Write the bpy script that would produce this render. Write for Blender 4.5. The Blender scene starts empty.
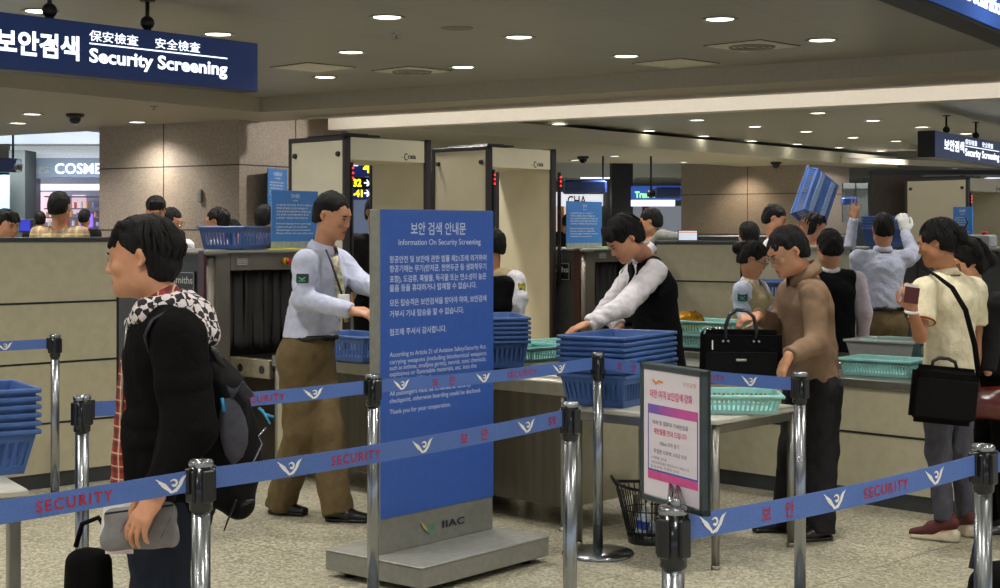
import bpy, bmesh, math, random
import numpy as np
from mathutils import Vector, Matrix
random.seed(7); np.random.seed(7)
PI=math.pi
CAMH=1.52; FPX=1500.0; HY=232.0
COL=bpy.context.scene.collection
def at(px,py,Y): return Vector(((px-500)/FPX*Y, Y, CAMH-(py-HY)/FPX*Y))
def V(*a): return Vector(a)
P=Vector((-.7071,.7071,0)); Q=Vector((.7071,.7071,0))      # counter grid: away-left, away-right
U=Vector((.8376,-.5463,0)); W=Vector((.5463,.8376,0))      # ceiling grid: right-near, right-away
UP=Vector((0,0,1))
def srgb(c):
    r=[]
    for v in c:
        v=v/255.0
        r.append(v/12.92 if v<=.04045 else ((v+.055)/1.055)**2.4)
    return (r[0],r[1],r[2],1)
MATS={}
def mat(name,col,rough=.6,metal=0,var=.06,scale=30,bump=0,bscale=60,spec=.5,emit=0,col2=None,sheen=0,detail=3,coat=0,stretch=None):
    """plain procedural material: base colour with a little noise, optional bump"""
    if name in MATS: return MATS[name]
    m=bpy.data.materials.new(name); m.use_nodes=True; nt=m.node_tree; N=nt.nodes; L=nt.links
    b=N['Principled BSDF']
    b.inputs['Roughness'].default_value=rough; b.inputs['Metallic'].default_value=metal
    b.inputs['Specular IOR Level'].default_value=spec
    if sheen: b.inputs['Sheen Weight'].default_value=sheen
    if coat: b.inputs['Coat Weight'].default_value=coat; b.inputs['Coat Roughness'].default_value=.15
    tc=N.new('ShaderNodeTexCoord'); mp=N.new('ShaderNodeMapping'); L.new(tc.outputs['Object'],mp.inputs[0])
    if stretch: mp.inputs['Scale'].default_value=stretch
    nz=N.new('ShaderNodeTexNoise'); nz.inputs['Scale'].default_value=scale; nz.inputs['Detail'].default_value=detail
    L.new(mp.outputs[0],nz.inputs['Vector'])
    rp=N.new('ShaderNodeValToRGB')
    c=srgb(col); c2=srgb(col2) if col2 else tuple(max(0,min(1,x*(1-var*2))) for x in c[:3])+(1,)
    c1=c if col2 else tuple(min(1,x*(1+var)) for x in c[:3])+(1,)
    rp.color_ramp.elements[0].position=.38; rp.color_ramp.elements[1].position=.62
    rp.color_ramp.elements[0].color=c2; rp.color_ramp.elements[1].color=c1
    L.new(nz.outputs[0],rp.inputs[0]); L.new(rp.outputs[0],b.inputs['Base Color'])
    if bump:
        n2=N.new('ShaderNodeTexNoise'); n2.inputs['Scale'].default_value=bscale; n2.inputs['Detail'].default_value=3
        L.new(mp.outputs[0],n2.inputs['Vector'])
        bp=N.new('ShaderNodeBump'); bp.inputs['Strength'].default_value=bump; bp.inputs['Distance'].default_value=.01
        L.new(n2.outputs[0],bp.inputs['Height']); L.new(bp.outputs[0],b.inputs['Normal'])
    if emit:
        b.inputs['Emission Color'].default_value=c; b.inputs['Emission Strength'].default_value=emit
    MATS[name]=m; return m
def frame(o,x,y,z):
    """matrix with the given origin and axes"""
    M=Matrix.Identity(4)
    for i,a in enumerate((x,y,z)):
        for j in range(3): M[j][i]=a[j]
    for j in range(3): M[j][3]=o[j]
    return M
class MB:
    def __init__(s): s.bm=bmesh.new()
    def _fin(s,vs,M,mi):
        if M is not None: bmesh.ops.transform(s.bm,matrix=M,verts=vs)
        if mi:
            fs=set(f for v in vs for f in v.link_faces)
            for f in fs: f.material_index=mi
    def box(s,lo,hi,M=None,bev=0,mi=0,seg=1,taper=None):
        lo=Vector(lo); hi=Vector(hi)
        r=bmesh.ops.create_cube(s.bm,size=1); vs=r['verts']
        c=(lo+hi)/2; d=hi-lo
        for v in vs:
            z=v.co.z
            v.co=Vector((v.co.x*d.x,v.co.y*d.y,v.co.z*d.z))
            if taper and z<0: v.co.x*=taper; v.co.y*=taper
            v.co+=c
        if bev:
            es=list(set(e for v in vs for e in v.link_edges))
            rr=bmesh.ops.bevel(s.bm,geom=es,offset=bev,segments=seg,affect='EDGES',clamp_overlap=True)
            vs=list(set(v for v in rr['verts'])|set(v for f in rr['faces'] for v in f.verts)|set(v for v in vs if v.is_valid))
            allv=set(vs)
            st=list(vs)
            while st:
                v=st.pop()
                for e in v.link_edges:
                    w=e.other_vert(v)
                    if w not in allv: allv.add(w); st.append(w)
            vs=list(allv)
        s._fin(vs,M,mi); return s
    def cyl(s,a,b,r0,r1=None,n=16,mi=0,M=None,cap=True):
        a=Vector(a); b=Vector(b); r1=r0 if r1 is None else r1
        return s.tube([a,b],[r0,r1],n,mi,M,cap)
    def tube(s,pts,rs,n=8,mi=0,M=None,cap=True,closed=False,flat=1.0,flataxis=None):
        pts=[Vector(p) for p in pts]
        if not hasattr(rs,'__len__'): rs=[rs]*len(pts)
        rings=[]; pu=None; vs=[]
        for i,p in enumerate(pts):
            if closed: t=(pts[(i+1)%len(pts)]-pts[i-1])
            else: t=pts[min(i+1,len(pts)-1)]-pts[max(i-1,0)]
            if t.length<1e-9: t=Vector((0,0,1))
            t.normalize()
            if flataxis is not None:
                u=Vector(flataxis)-t*Vector(flataxis).dot(t)
            elif pu is None:
                u=Vector((0,0,1)).cross(t)
                if u.length<.05: u=Vector((1,0,0)).cross(t)
            else: u=pu-t*pu.dot(t)
            u.normalize(); pu=u; w=t.cross(u)
            ring=[s.bm.verts.new(p+(u*math.cos(2*PI*k/n)+w*math.sin(2*PI*k/n)*flat)*rs[i]) for k in range(n)]
            rings.append(ring); vs+=ring
        m=len(rings)
        for i in range(m if closed else m-1):
            A=rings[i]; B=rings[(i+1)%m]
            for k in range(n):
                try: s.bm.faces.new((A[k],A[(k+1)%n],B[(k+1)%n],B[k])).smooth=True
                except ValueError: pass
        if cap and not closed:
            s.bm.faces.new(list(reversed(rings[0]))); s.bm.faces.new(rings[-1])
        s._fin(vs,M,mi); return s
    def lathe(s,prof,c=(0,0,0),n=24,mi=0,M=None,sx=1,sy=1):
        c=Vector(c); rings=[]; vs=[]
        for (r,z) in prof:
            if r<1e-6: v=s.bm.verts.new(c+Vector((0,0,z))); rings.append([v]); vs.append(v)
            else:
                ring=[s.bm.verts.new(c+Vector((r*sx*math.cos(2*PI*k/n),r*sy*math.sin(2*PI*k/n),z))) for k in range(n)]
                rings.append(ring); vs+=ring
        for A,B in zip(rings,rings[1:]):
            for k in range(n):
                a=A[k%len(A)]; a2=A[(k+1)%len(A)]; b=B[k%len(B)]; b2=B[(k+1)%len(B)]
                f=[]
                for v in (a,a2,b2,b):
                    if v not in f: f.append(v)
                if len(f)>2:
                    try: s.bm.faces.new(f).smooth=True
                    except ValueError: pass
        s._fin(vs,M,mi); return s
    def poly(s,pts,mi=0,M=None,h=None,axis=(0,0,1)):
        """flat polygon, or a prism if h is given"""
        vs=[s.bm.verts.new(Vector(p)) for p in pts]; f=s.bm.faces.new(vs)
        if h:
            r=bmesh.ops.extrude_face_region(s.bm,geom=[f]); nv=[g for g in r['geom'] if isinstance(g,bmesh.types.BMVert)]
            for v in nv: v.co+=Vector(axis)*h
            vs+=nv
        s._fin(vs,M,mi); return s
    def sheet(s,rows,mi=0,M=None,close=False,smooth=True):
        R=[[s.bm.verts.new(Vector(p)) for p in r] for r in rows]
        for A,B in zip(R,R[1:]):
            n=len(A)
            for k in range(n if close else n-1):
                f=s.bm.faces.new((A[k],A[(k+1)%n],B[(k+1)%n],B[k])); f.smooth=smooth
        s._fin([v for r in R for v in r],M,mi); return s
    def ell(s,c,r,M=None,mi=0,n=16):
        prof=[(math.sin(PI*i/(n//2)),-math.cos(PI*i/(n//2))) for i in range(n//2+1)]
        r=Vector(r) if hasattr(r,'__len__') else Vector((r,r,r))
        k=len(s.bm.verts); s.lathe([(0 if i in(0,n//2) else a,b) for i,(a,b) in enumerate(prof)],n=n)
        s.bm.verts.ensure_lookup_table(); vs=s.bm.verts[k:]
        for v in vs: v.co=Vector((v.co.x*r.x,v.co.y*r.y,v.co.z*r.z))+Vector(c)
        s._fin(vs,M,mi); return s
    def stroke(s,pts,ws,M=None,mi=0,z=0):
        """flat ribbon in the xy plane"""
        pts=[Vector((p[0],p[1])) for p in pts]
        if not hasattr(ws,'__len__'): ws=[ws]*len(pts)
        A=[];B=[]
        for i,p in enumerate(pts):
            t=pts[min(i+1,len(pts)-1)]-pts[max(i-1,0)]; t.normalize(); n=Vector((-t.y,t.x))
            a=p+n*ws[i]/2; b=p-n*ws[i]/2
            A.append((a.x,a.y,z)); B.append((b.x,b.y,z))
        return s.sheet([A,B],mi,M,smooth=False)
    def text(s,body,M,size=1,align='LEFT',width=None,mi=0,bold=0,extrude=0,spacing=1):
        """lettering in the xy plane of M, baseline at its origin"""
        key=(body,bold,extrude,spacing)
        if key not in TXT:
            cu=bpy.data.curves.new('t','FONT'); cu.body=body; cu.offset=bold; cu.extrude=extrude; cu.space_character=spacing
            cu.resolution_u=3
            o=bpy.data.objects.new('t',cu); COL.objects.link(o)
            dg=bpy.context.evaluated_depsgraph_get()
            me=bpy.data.meshes.new_from_object(o.evaluated_get(dg))
            TXT[key]=([v.co.copy() for v in me.vertices],[tuple(p.vertices) for p in me.polygons])
            bpy.data.objects.remove(o); bpy.data.curves.remove(cu); bpy.data.meshes.remove(me)
        vs,fs=TXT[key]
        if not vs: return s
        x0=min(v.x for v in vs); x1=max(v.x for v in vs)
        sx=size
        if width: sx=width/(x1-x0)
        off={'LEFT':-x0,'CENTER':-(x0+x1)/2,'RIGHT':-x1}[align]
        nv=[s.bm.verts.new(M@Vector(((v.x+off)*sx,v.y*size,v.z*size))) for v in vs]
        for f in fs:
            try: ff=s.bm.faces.new([nv[i] for i in f]); ff.material_index=mi
            except ValueError: pass
        return s
    def build(s,name,mats,parent=None,world=False,smooth=None,link=True):
        me=bpy.data.meshes.new(name); s.bm.normal_update(); s.bm.to_mesh(me); s.bm.free()
        if not hasattr(mats,'__len__'): mats=[mats]
        for m in mats: me.materials.append(m)
        if smooth is not None:
            me.polygons.foreach_set('use_smooth',[smooth]*len(me.polygons))
        o=bpy.data.objects.new(name,me); COL.objects.link(o)
        if parent:
            o.parent=parent
            if world: me.transform(world_inv(parent))
        return o
def world_inv(p):
    M=p.matrix_basis.copy(); q=p.parent
    while q: M=q.matrix_basis@M; q=q.parent
    return M.inverted()
TXT={}
def tag(o,label,cat,group=None,kind=None):
    o['label']=label; o['category']=cat
    if group: o['group']=group
    if kind: o['kind']=kind
    return o
def struct(o): o['kind']='structure'; return o
def thing(name,label,cat,loc=(0,0,0),rz=0,group=None):
    o=bpy.data.objects.new(name,None); COL.objects.link(o); o.empty_display_size=.05
    o.location=loc; o.rotation_euler=(0,0,rz); o.matrix_basis=Matrix.Translation(loc)@Matrix.Rotation(rz,4,'Z')
    return tag(o,label,cat,group)
def dup(root,loc=None,rz=None,label=None,group=None,M=None):
    def rec(o,par):
        c=o.copy(); COL.objects.link(c); c.parent=par
        for ch in o.children: rec(ch,c)
        return c
    r=rec(root,None)
    if M is not None: r.matrix_basis=M
    if loc is not None: r.location=loc
    if rz is not None: r.rotation_euler=(0,0,rz)
    if label: r['label']=label
    if group: r['group']=group
    return r
def angle(v): return math.atan2(v.y,v.x)
# ---------------- camera ----------------
sc=bpy.context.scene
cam=bpy.data.cameras.new('camera'); camo=bpy.data.objects.new('camera',cam); COL.objects.link(camo)
camo.location=(0,0,CAMH); camo.rotation_euler=(PI/2,0,0)
cam.sensor_width=36; cam.lens=FPX/1000*36; cam.shift_y=-(294-HY)/1000; cam.clip_end=300
sc.camera=camo
sc.view_settings.view_transform='Standard'; sc.view_settings.look='None'; sc.view_settings.gamma=1
sc.view_settings.exposure=0; sc.view_settings.use_curve_mapping=False
sc.cycles.use_denoising=True; sc.cycles.max_bounces=6; sc.cycles.diffuse_bounces=4; sc.cycles.glossy_bounces=3
sc.cycles.sample_clamp_indirect=4; sc.cycles.caustics_reflective=False; sc.cycles.caustics_refractive=False
w=bpy.data.worlds.new('World'); sc.world=w; w.use_nodes=True
w.node_tree.nodes['Background'].inputs[0].default_value=srgb((214,222,235)); w.node_tree.nodes['Background'].inputs[1].default_value=1.3
# ---------------- floor ----------------
def floor_mat():
    m=bpy.data.materials.new('terrazzo'); m.use_nodes=True; nt=m.node_tree; N=nt.nodes; L=nt.links; b=N['Principled BSDF']
    tc=N.new('ShaderNodeTexCoord'); mp=N.new('ShaderNodeMapping'); mp.inputs['Rotation'].default_value=(0,0,PI/4)
    L.new(tc.outputs['Object'],mp.inputs[0])
    v=N.new('ShaderNodeTexVoronoi'); v.inputs['Scale'].default_value=85; L.new(mp.outputs[0],v.inputs['Vector'])
    r=N.new('ShaderNodeValToRGB'); e=r.color_ramp.elements
    e[0].position=.1; e[0].color=srgb((140,134,112)); e[1].position=.9; e[1].color=srgb((220,214,192))
    x=e.new(.5); x.color=srgb((184,178,154))
    sep=N.new('ShaderNodeSeparateColor'); L.new(v.outputs['Color'],sep.inputs[0]); L.new(sep.outputs[0],r.inputs[0])
    nz=N.new('ShaderNodeTexNoise'); nz.inputs['Scale'].default_value=1.7; nz.inputs['Detail'].default_value=5; L.new(mp.outputs[0],nz.inputs['Vector'])
    mx=N.new('ShaderNodeMix'); mx.data_type='RGBA'; mx.blend_type='MULTIPLY'; mx.inputs[0].default_value=.35
    L.new(r.outputs[0],mx.inputs[6]); L.new(nz.outputs[0],mx.inputs[7])
    br=N.new('ShaderNodeTexBrick'); br.offset=0; br.inputs['Scale'].default_value=1/.72
    br.inputs['Brick Width'].default_value=1; br.inputs['Row Height'].default_value=1; br.inputs['Mortar Size'].default_value=.006; br.inputs['Mortar Smooth'].default_value=.3
    br.inputs['Color1'].default_value=(1,1,1,1); br.inputs['Color2'].default_value=(.93,.93,.92,1); br.inputs['Mortar'].default_value=(.45,.43,.4,1)
    L.new(mp.outputs[0],br.inputs['Vector'])
    m2=N.new('ShaderNodeMix'); m2.data_type='RGBA'; m2.blend_type='MULTIPLY'; m2.inputs[0].default_value=1
    L.new(mx.outputs[2],m2.inputs[6]); L.new(br.outputs[0],m2.inputs[7]); L.new(m2.outputs[2],b.inputs['Base Color'])
    b.inputs['Roughness'].default_value=.33
    return m
f=MB(); f.poly([(-40,-8,0),(40,-8,0),(40,75,0),(-40,75,0)]); struct(f.build('floor',floor_mat()))
# ---------------- ceilings ----------------
def panel_mat(name,c,rough,spec=.5,sx=1.2,joint=.6):
    m=bpy.data.materials.new(name); m.use_nodes=True; nt=m.node_tree; N=nt.nodes; L=nt.links; b=N['Principled BSDF']
    tc=N.new('ShaderNodeTexCoord'); mp=N.new('ShaderNodeMapping'); mp.inputs['Rotation'].default_value=(0,0,math.radians(33))
    L.new(tc.outputs['Object'],mp.inputs[0])
    br=N.new('ShaderNodeTexBrick'); br.offset=0; br.inputs['Scale'].default_value=1/sx
    br.inputs['Brick Width'].default_value=1; br.inputs['Row Height'].default_value=1; br.inputs['Mortar Size'].default_value=.006; br.inputs['Mortar Smooth'].default_value=.5
    a=srgb(c); br.inputs['Color1'].default_value=a; br.inputs['Color2'].default_value=tuple(x*.94 for x in a[:3])+(1,); br.inputs['Mortar'].default_value=tuple(x*joint for x in a[:3])+(1,)
    L.new(mp.outputs[0],br.inputs['Vector']); L.new(br.outputs[0],b.inputs['Base Color'])
    nz=N.new('ShaderNodeTexNoise'); nz.inputs['Scale'].default_value=.9; L.new(mp.outputs[0],nz.inputs['Vector'])
    bp=N.new('ShaderNodeBump'); bp.inputs['Strength'].default_value=.25; bp.inputs['Distance'].default_value=.03; L.new(nz.outputs[0],bp.inputs['Height']); L.new(bp.outputs[0],b.inputs['Normal'])
    b.inputs['Roughness'].default_value=rough; b.inputs['Specular IOR Level'].default_value=spec
    return m
M_ceil=panel_mat('ceiling_panel',(146,146,138),.38,.7)
M_soff=mat('soffit_paint',(168,160,146),.6,var=.02)
M_fasc=mat('fascia_paint',(150,140,130),.6,var=.02)
M_far=panel_mat('far_ceiling_panel',(178,176,168),.16,.9)
ZC=3.3; ZS=3.10
P0=V(-3.15,19.8,0)                       # the corner where the near ceiling turns
def uv(a,b,z,o=P0): 
    p=o+U*a+W*b; return (p.x,p.y,z)
def slab(name,quad,z,t,m):
    mb=MB(); mb.poly([(x,y,z) for x,y,*_ in quad],h=t); return struct(mb.build(name,m))
slab('ceiling',[uv(0,0,0),uv(0,-30,0),uv(26,-30,0),uv(26,0,0)],ZC,.1,M_ceil)
# soffit left of the near ceiling and the downstand beam beyond it
slab('ceiling_soffit_left',[uv(-9,-30,0),uv(-.02,-30,0),uv(-.02,1.31,0),uv(-9,1.31,0)],ZS,.3,M_soff)
slab('ceiling_soffit_beam',[uv(-.02,.0,0),uv(26,0,0),uv(26,1.31,0),uv(-.02,1.31,0)],ZS,.3,M_soff)
# bright cove face hanging behind the beam
cv=MB(); a=uv(.05,1.31,0); c=uv(26,1.31,0)
cv.poly([a,c,uv(26,1.56,0),uv(.05,1.56,0)],h=.30)
o=cv.build('trim_beam',mat('white_beam_paint',(232,222,206),.5,var=.01)); o.location.z=2.94; struct(o)
# added strip lights brighten the white beam face; an added lip hides them
lp=MB(); lp.poly([uv(.05,.70,0),uv(26,.70,0),uv(26,.73,0),uv(.05,.73,0)],h=.05); lp=lp.build('trim_strip_shield',M_soff); lp.location.z=3.06; struct(lp)
for i in range(7):
    l=bpy.data.lights.new('added_strip_light','AREA'); l.shape='RECTANGLE'; l.size=3.98; l.size_y=.03; l.energy=9; l.color=(1,.97,.93)
    q=uv(2.05+4*i,.75,3.085); o=bpy.data.objects.new('added_strip_light',l); COL.objects.link(o)
    o.matrix_basis=frame(q,U,(UP*.99+W*.12).normalized(),(-W*.99+UP*.12).normalized())
# ceilings beyond the beam
E0=V(.68,24.3,0); E1=V(7.7,33.2,0); ED=(E1-E0).normalized()
eS=E0-ED*4.0; eE=E0+ED*14
slab('ceiling_low',[(-2.3,22.6,0),(eS.x,eS.y+.4,0),(eE.x,eE.y,0),(eE.x-3,36,0),(4.6,33.6,0),(-2.3,32.2,0)],3.04,.24,mat('low_ceiling_paint',(206,200,182),.6,var=.02))
slab('ceiling_beyond',[(eS.x-6,21,0),(26,8,0),(30,50,0),(eE.x-10,50,0),(eS.x-6,26,0)],3.34,.1,M_ceil)
slab('ceiling_shops',[(-40,26.5,0),(-9,26.5,0),(-9,31.5,0),(4.6,33.6,0),(14,36,0),(20,66,0),(-40,66,0)],3.5,.1,M_far)
# ---------------- shared materials ----------------
M_steel=mat('brushed_steel',(150,148,140),.34,.9,var=.04,scale=8,stretch=(3,3,1))
M_chrome=mat('chrome',(150,154,158),.24,1,var=.02)
M_dsteel=mat('dark_stainless',(92,88,80),.3,.9,var=.06,scale=3,stretch=(8,8,.6))
M_black=mat('black_plastic',(16,16,18),.35)
M_bluebin=mat('blue_plastic',(68,100,160),.42,var=.08,scale=8)
M_teal=mat('teal_plastic',(142,196,190),.4,var=.04)
M_cream=mat('cream_laminate',(186,179,152),.45,var=.03,scale=14)
M_creamd=mat('cream_metal',(226,216,186),.45,var=.015,scale=4)
M_greyp=mat('grey_laminate',(172,168,148),.5,var=.03)
M_line=mat('dark_groove',(20,19,17),.7)
M_belt=mat('blue_webbing',(78,110,180),.55,var=.05,scale=200,bump=.2,bscale=700)
M_red=mat('red_print',(170,28,50),.6)
M_white=mat('white_print',(235,235,232),.6,var=.01)
M_board=mat('blue_board',(46,86,168),.45,var=.02)
M_grey=mat('grey_metal',(134,134,126),.45,.3,var=.04)
M_slate=mat('dark_slate',(56,58,60),.5,var=.08)
def glow(name,col,e,rough=.4):
    return mat(name,col,rough,var=0,emit=e)
def granite(name,c):
    m=bpy.data.materials.new(name); m.use_nodes=True; nt=m.node_tree; N=nt.nodes; L=nt.links; b=N['Principled BSDF']
    tc=N.new('ShaderNodeTexCoord'); v=N.new('ShaderNodeTexVoronoi'); v.inputs['Scale'].default_value=70; L.new(tc.outputs['Object'],v.inputs['Vector'])
    s=N.new('ShaderNodeSeparateColor'); L.new(v.outputs['Color'],s.inputs[0]); r=N.new('ShaderNodeValToRGB'); L.new(s.outputs[0],r.inputs[0])
    r.color_ramp.elements[0].color=srgb(tuple(x*.9 for x in c)); r.color_ramp.elements[1].color=srgb(tuple(min(255,x*1.08) for x in c))
    L.new(r.outputs[0],b.inputs['Base Color']); b.inputs['Roughness'].default_value=.55
    return m
M_gran=granite('granite',(160,146,132))
# ---------------- stone columns ----------------
def column(name,label,corner,lu,lw,h,gz,gu,gw):
    t=thing(name,label,'column',(corner.x,corner.y,0),angle(U))
    mb=MB(); mb.box((-lu,0,0),(0,lw,h)); mb.build('stone_cladding',M_gran,t)
    g=MB()
    for z in gz: g.box((-lu-.004,-.004,z-.009),(.004,lw+.004,z+.009))
    for x in gu: g.box((x-.009,-.004,0),(x+.009,lw+.004,h-.02))
    for y in gw: g.box((-lu-.004,y-.009,0),(.004,y+.009,h-.02))
    g.build('joint',mat('stone_joint',(70,62,54),.8),t)
    return t
c1=column('stone_column','wide speckled granite column behind the first metal detector, lit by a warm spot',V(-3.67,21.12,0),2.85,2.4,3.34,[.62,1.55,2.47],[-1.49],[1.2])
c2=column('stone_column','distant speckled granite column to the right of the monitor, behind the man tossing a bin',V(7.2,33.8,0),3.45,1.9,3.34,[.62,1.47,2.4],[-1.75],[])
fx=MB(); fx.box((-.78,-.04,1.95),(-.70,-.003,2.13),bev=.01); fx.build('wall_box',M_grey,c1)
# ---------------- partition walls / counters ----------------
def panelwall(name,label,cat,o,d,L,h,grooves,vg=(),t=.06,base=.09,cap=.03,m=M_cream,mcap=None,off=0,facing=-1):
    """o: floor point at one end of the visible face, d: direction, face looks to the right of d * facing"""
    r=thing(name,label,cat,(o.x,o.y,0),angle(d))
    s=1 if facing<0 else -1
    y0,y1=(0,t) if s>0 else (-t,0)
    mb=MB(); mb.box((0,y0,base),(L,y1,h-cap)); mb.build('panel',m,r)
    k=MB(); k.box((0,y0+.012*s if s>0 else y0,0),(L,y1 if s>0 else y1-.012,base)); k.build('plinth',M_slate,r)
    c=MB(); c.box((-.012,y0-.012,h-cap),(L+.012,y1+.012,h),bev=.004); c.build('cap_rail',mcap or M_slate,r)
    g=MB()
    yy=(y0-.003,y0+.003) if s>0 else (y1-.003,y1+.003)
    for z in grooves: g.box((0,yy[0],z-.006),(L,yy[1],z+.006))
    for x in vg: g.box((x-.005,yy[0],base),(x+.005,yy[1],h-cap))
    e=.012
    g.box((-.012,y0-.002,0),(e*.3,y1+.002,h-cap)); g.box((L-e*.3,y0-.002,0),(L+.012,y1+.002,h-cap))
    g.build('groove',M_line,r)
    return r
lw=V(-2.357,9.23,0)-Q*3.2
panelwall('partition_wall','cream panelled partition at far left behind the rope barriers','partition',lw,Q,3.2,1.49,[.384,.743,1.10])
# lane three front counter, facing us
c0=V(2.35,8.14,0); d3=-P
st=V(1.30,9.09,0)-d3*1.25
ctr=panelwall('inspection_counter','low cream panelled counter with a steel top under the pale green trays','counter',st,d3,5.6,.70,[.40],vg=[1.83,4.2],t=.42,cap=.05,mcap=M_steel)
# mid partition behind the vest man, and greyer ones further back
o=at(656,240,13.0); panelwall('partition_wall','beige panelled partition with a laptop monitor on its top edge','partition',V(o.x,o.y,0),V(.83,-.56,0).normalized(),.80,1.445,[1.10,.75],t=.07)
o=at(729,247,12.9); panelwall('partition_wall','grey partition behind the woman officer and the man in the knit sweater','partition',V(o.x,o.y,0),V(.97,-.24,0).normalized(),1.02,1.40,[.75],t=.07,m=M_greyp,mcap=M_grey)
# ---------------- walk-through metal detectors ----------------
M_frame=mat('dark_brown_frame',(44,36,32),.4)
def detector(label,o,w,D=.657,H=2.2,rz=PI/4,group=None,both=False):
    t=thing('metal_detector',label,'metal detector',(o[0],o[1],0),rz,group)
    for x in (0,w-.055):
        r=.0
        p=MB(); p.box((x+.008,.03,.05),(x+.047,D-.03,H-.03),bev=.004); pn=p.build('side_panel',M_creamd,t)
        for zz in (.9,H-.13):
            for yy in (.08,D-.08):
                for sx,xx in ((-1,x+.006),(1,x+.049)):
                    if (sx<0 and x==0) or (sx>0 and x>0): k=MB(); k.cyl((xx,yy,zz),(xx+sx*.016,yy,zz),.02,.017,n=14); k.build('knob',M_black,pn)
        f=MB()
        f.box((x,0,0),(x+.055,.035,H),bev=.006); f.box((x,D-.035,0),(x+.055,D,H),bev=.006)
        f.box((x,0,H-.035),(x+.055,D,H),bev=.006); f.box((x-.02,-.02,0),(x+.075,D+.02,.05),bev=.008)
        f.build('side_frame',M_frame,t)
    l=MB(); l.box((.055,.015,H-.172),(w-.055,D-.015,H-.012),bev=.004); lt=l.build('lintel',M_creamd,t)
    g=MB(); M=frame(V(w-.22,.0145,H-.145),V(1,0,0),V(0,0,1),V(0,-1,0))
    g.text('ceia',M,.05,bold=.03); 
    g.tube([(w-.235+.018*math.cos(a),.0143,H-.133+.022*math.sin(a)) for a in [i*PI/9 for i in range(3,16)]],.004,n=4)
    g.text('—',frame(V(w-.29,.0145,H-.145),V(1,0,0),V(0,0,1),V(0,-1,0)),.03)
    g.build('lettering',M_black,lt)
    u=MB(); u.box((w*.12,.1,H),(w*.5,D-.1,H+.018),bev=.004); u.box((w*.16,.14,H+.018),(w*.4,.2,H+.026)); u.build('control_unit',M_black,t)
    for xx in ([0,w-.025] if both else [0]):
     d=MB(); d.box((xx+.052,-.012,H*.5),(xx+.070,.02,H-.19),bev=.003); db=d.build('led_bar',M_black,t)
     for z in (H-.23,H-.265,H-.30): e=MB(); e.box((xx+.055,-.016,z-.006),(xx+.067,-.011,z+.006)); e.build('led',glow('red_led',(255,40,40),4),db)
    return t
detector('nearest walk-through metal detector, behind the officer in the pale blue shirt',(-1.085,10.5),.82)
detector('second walk-through metal detector, right behind the tall blue notice board',(-.094,11.76),.79,both=True)
o=at(968,300,17.9); detector('cream walk-through metal detector in the far right background',(o.x,o.y),.95,D=.86,H=2.18,rz=math.radians(43))
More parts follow.
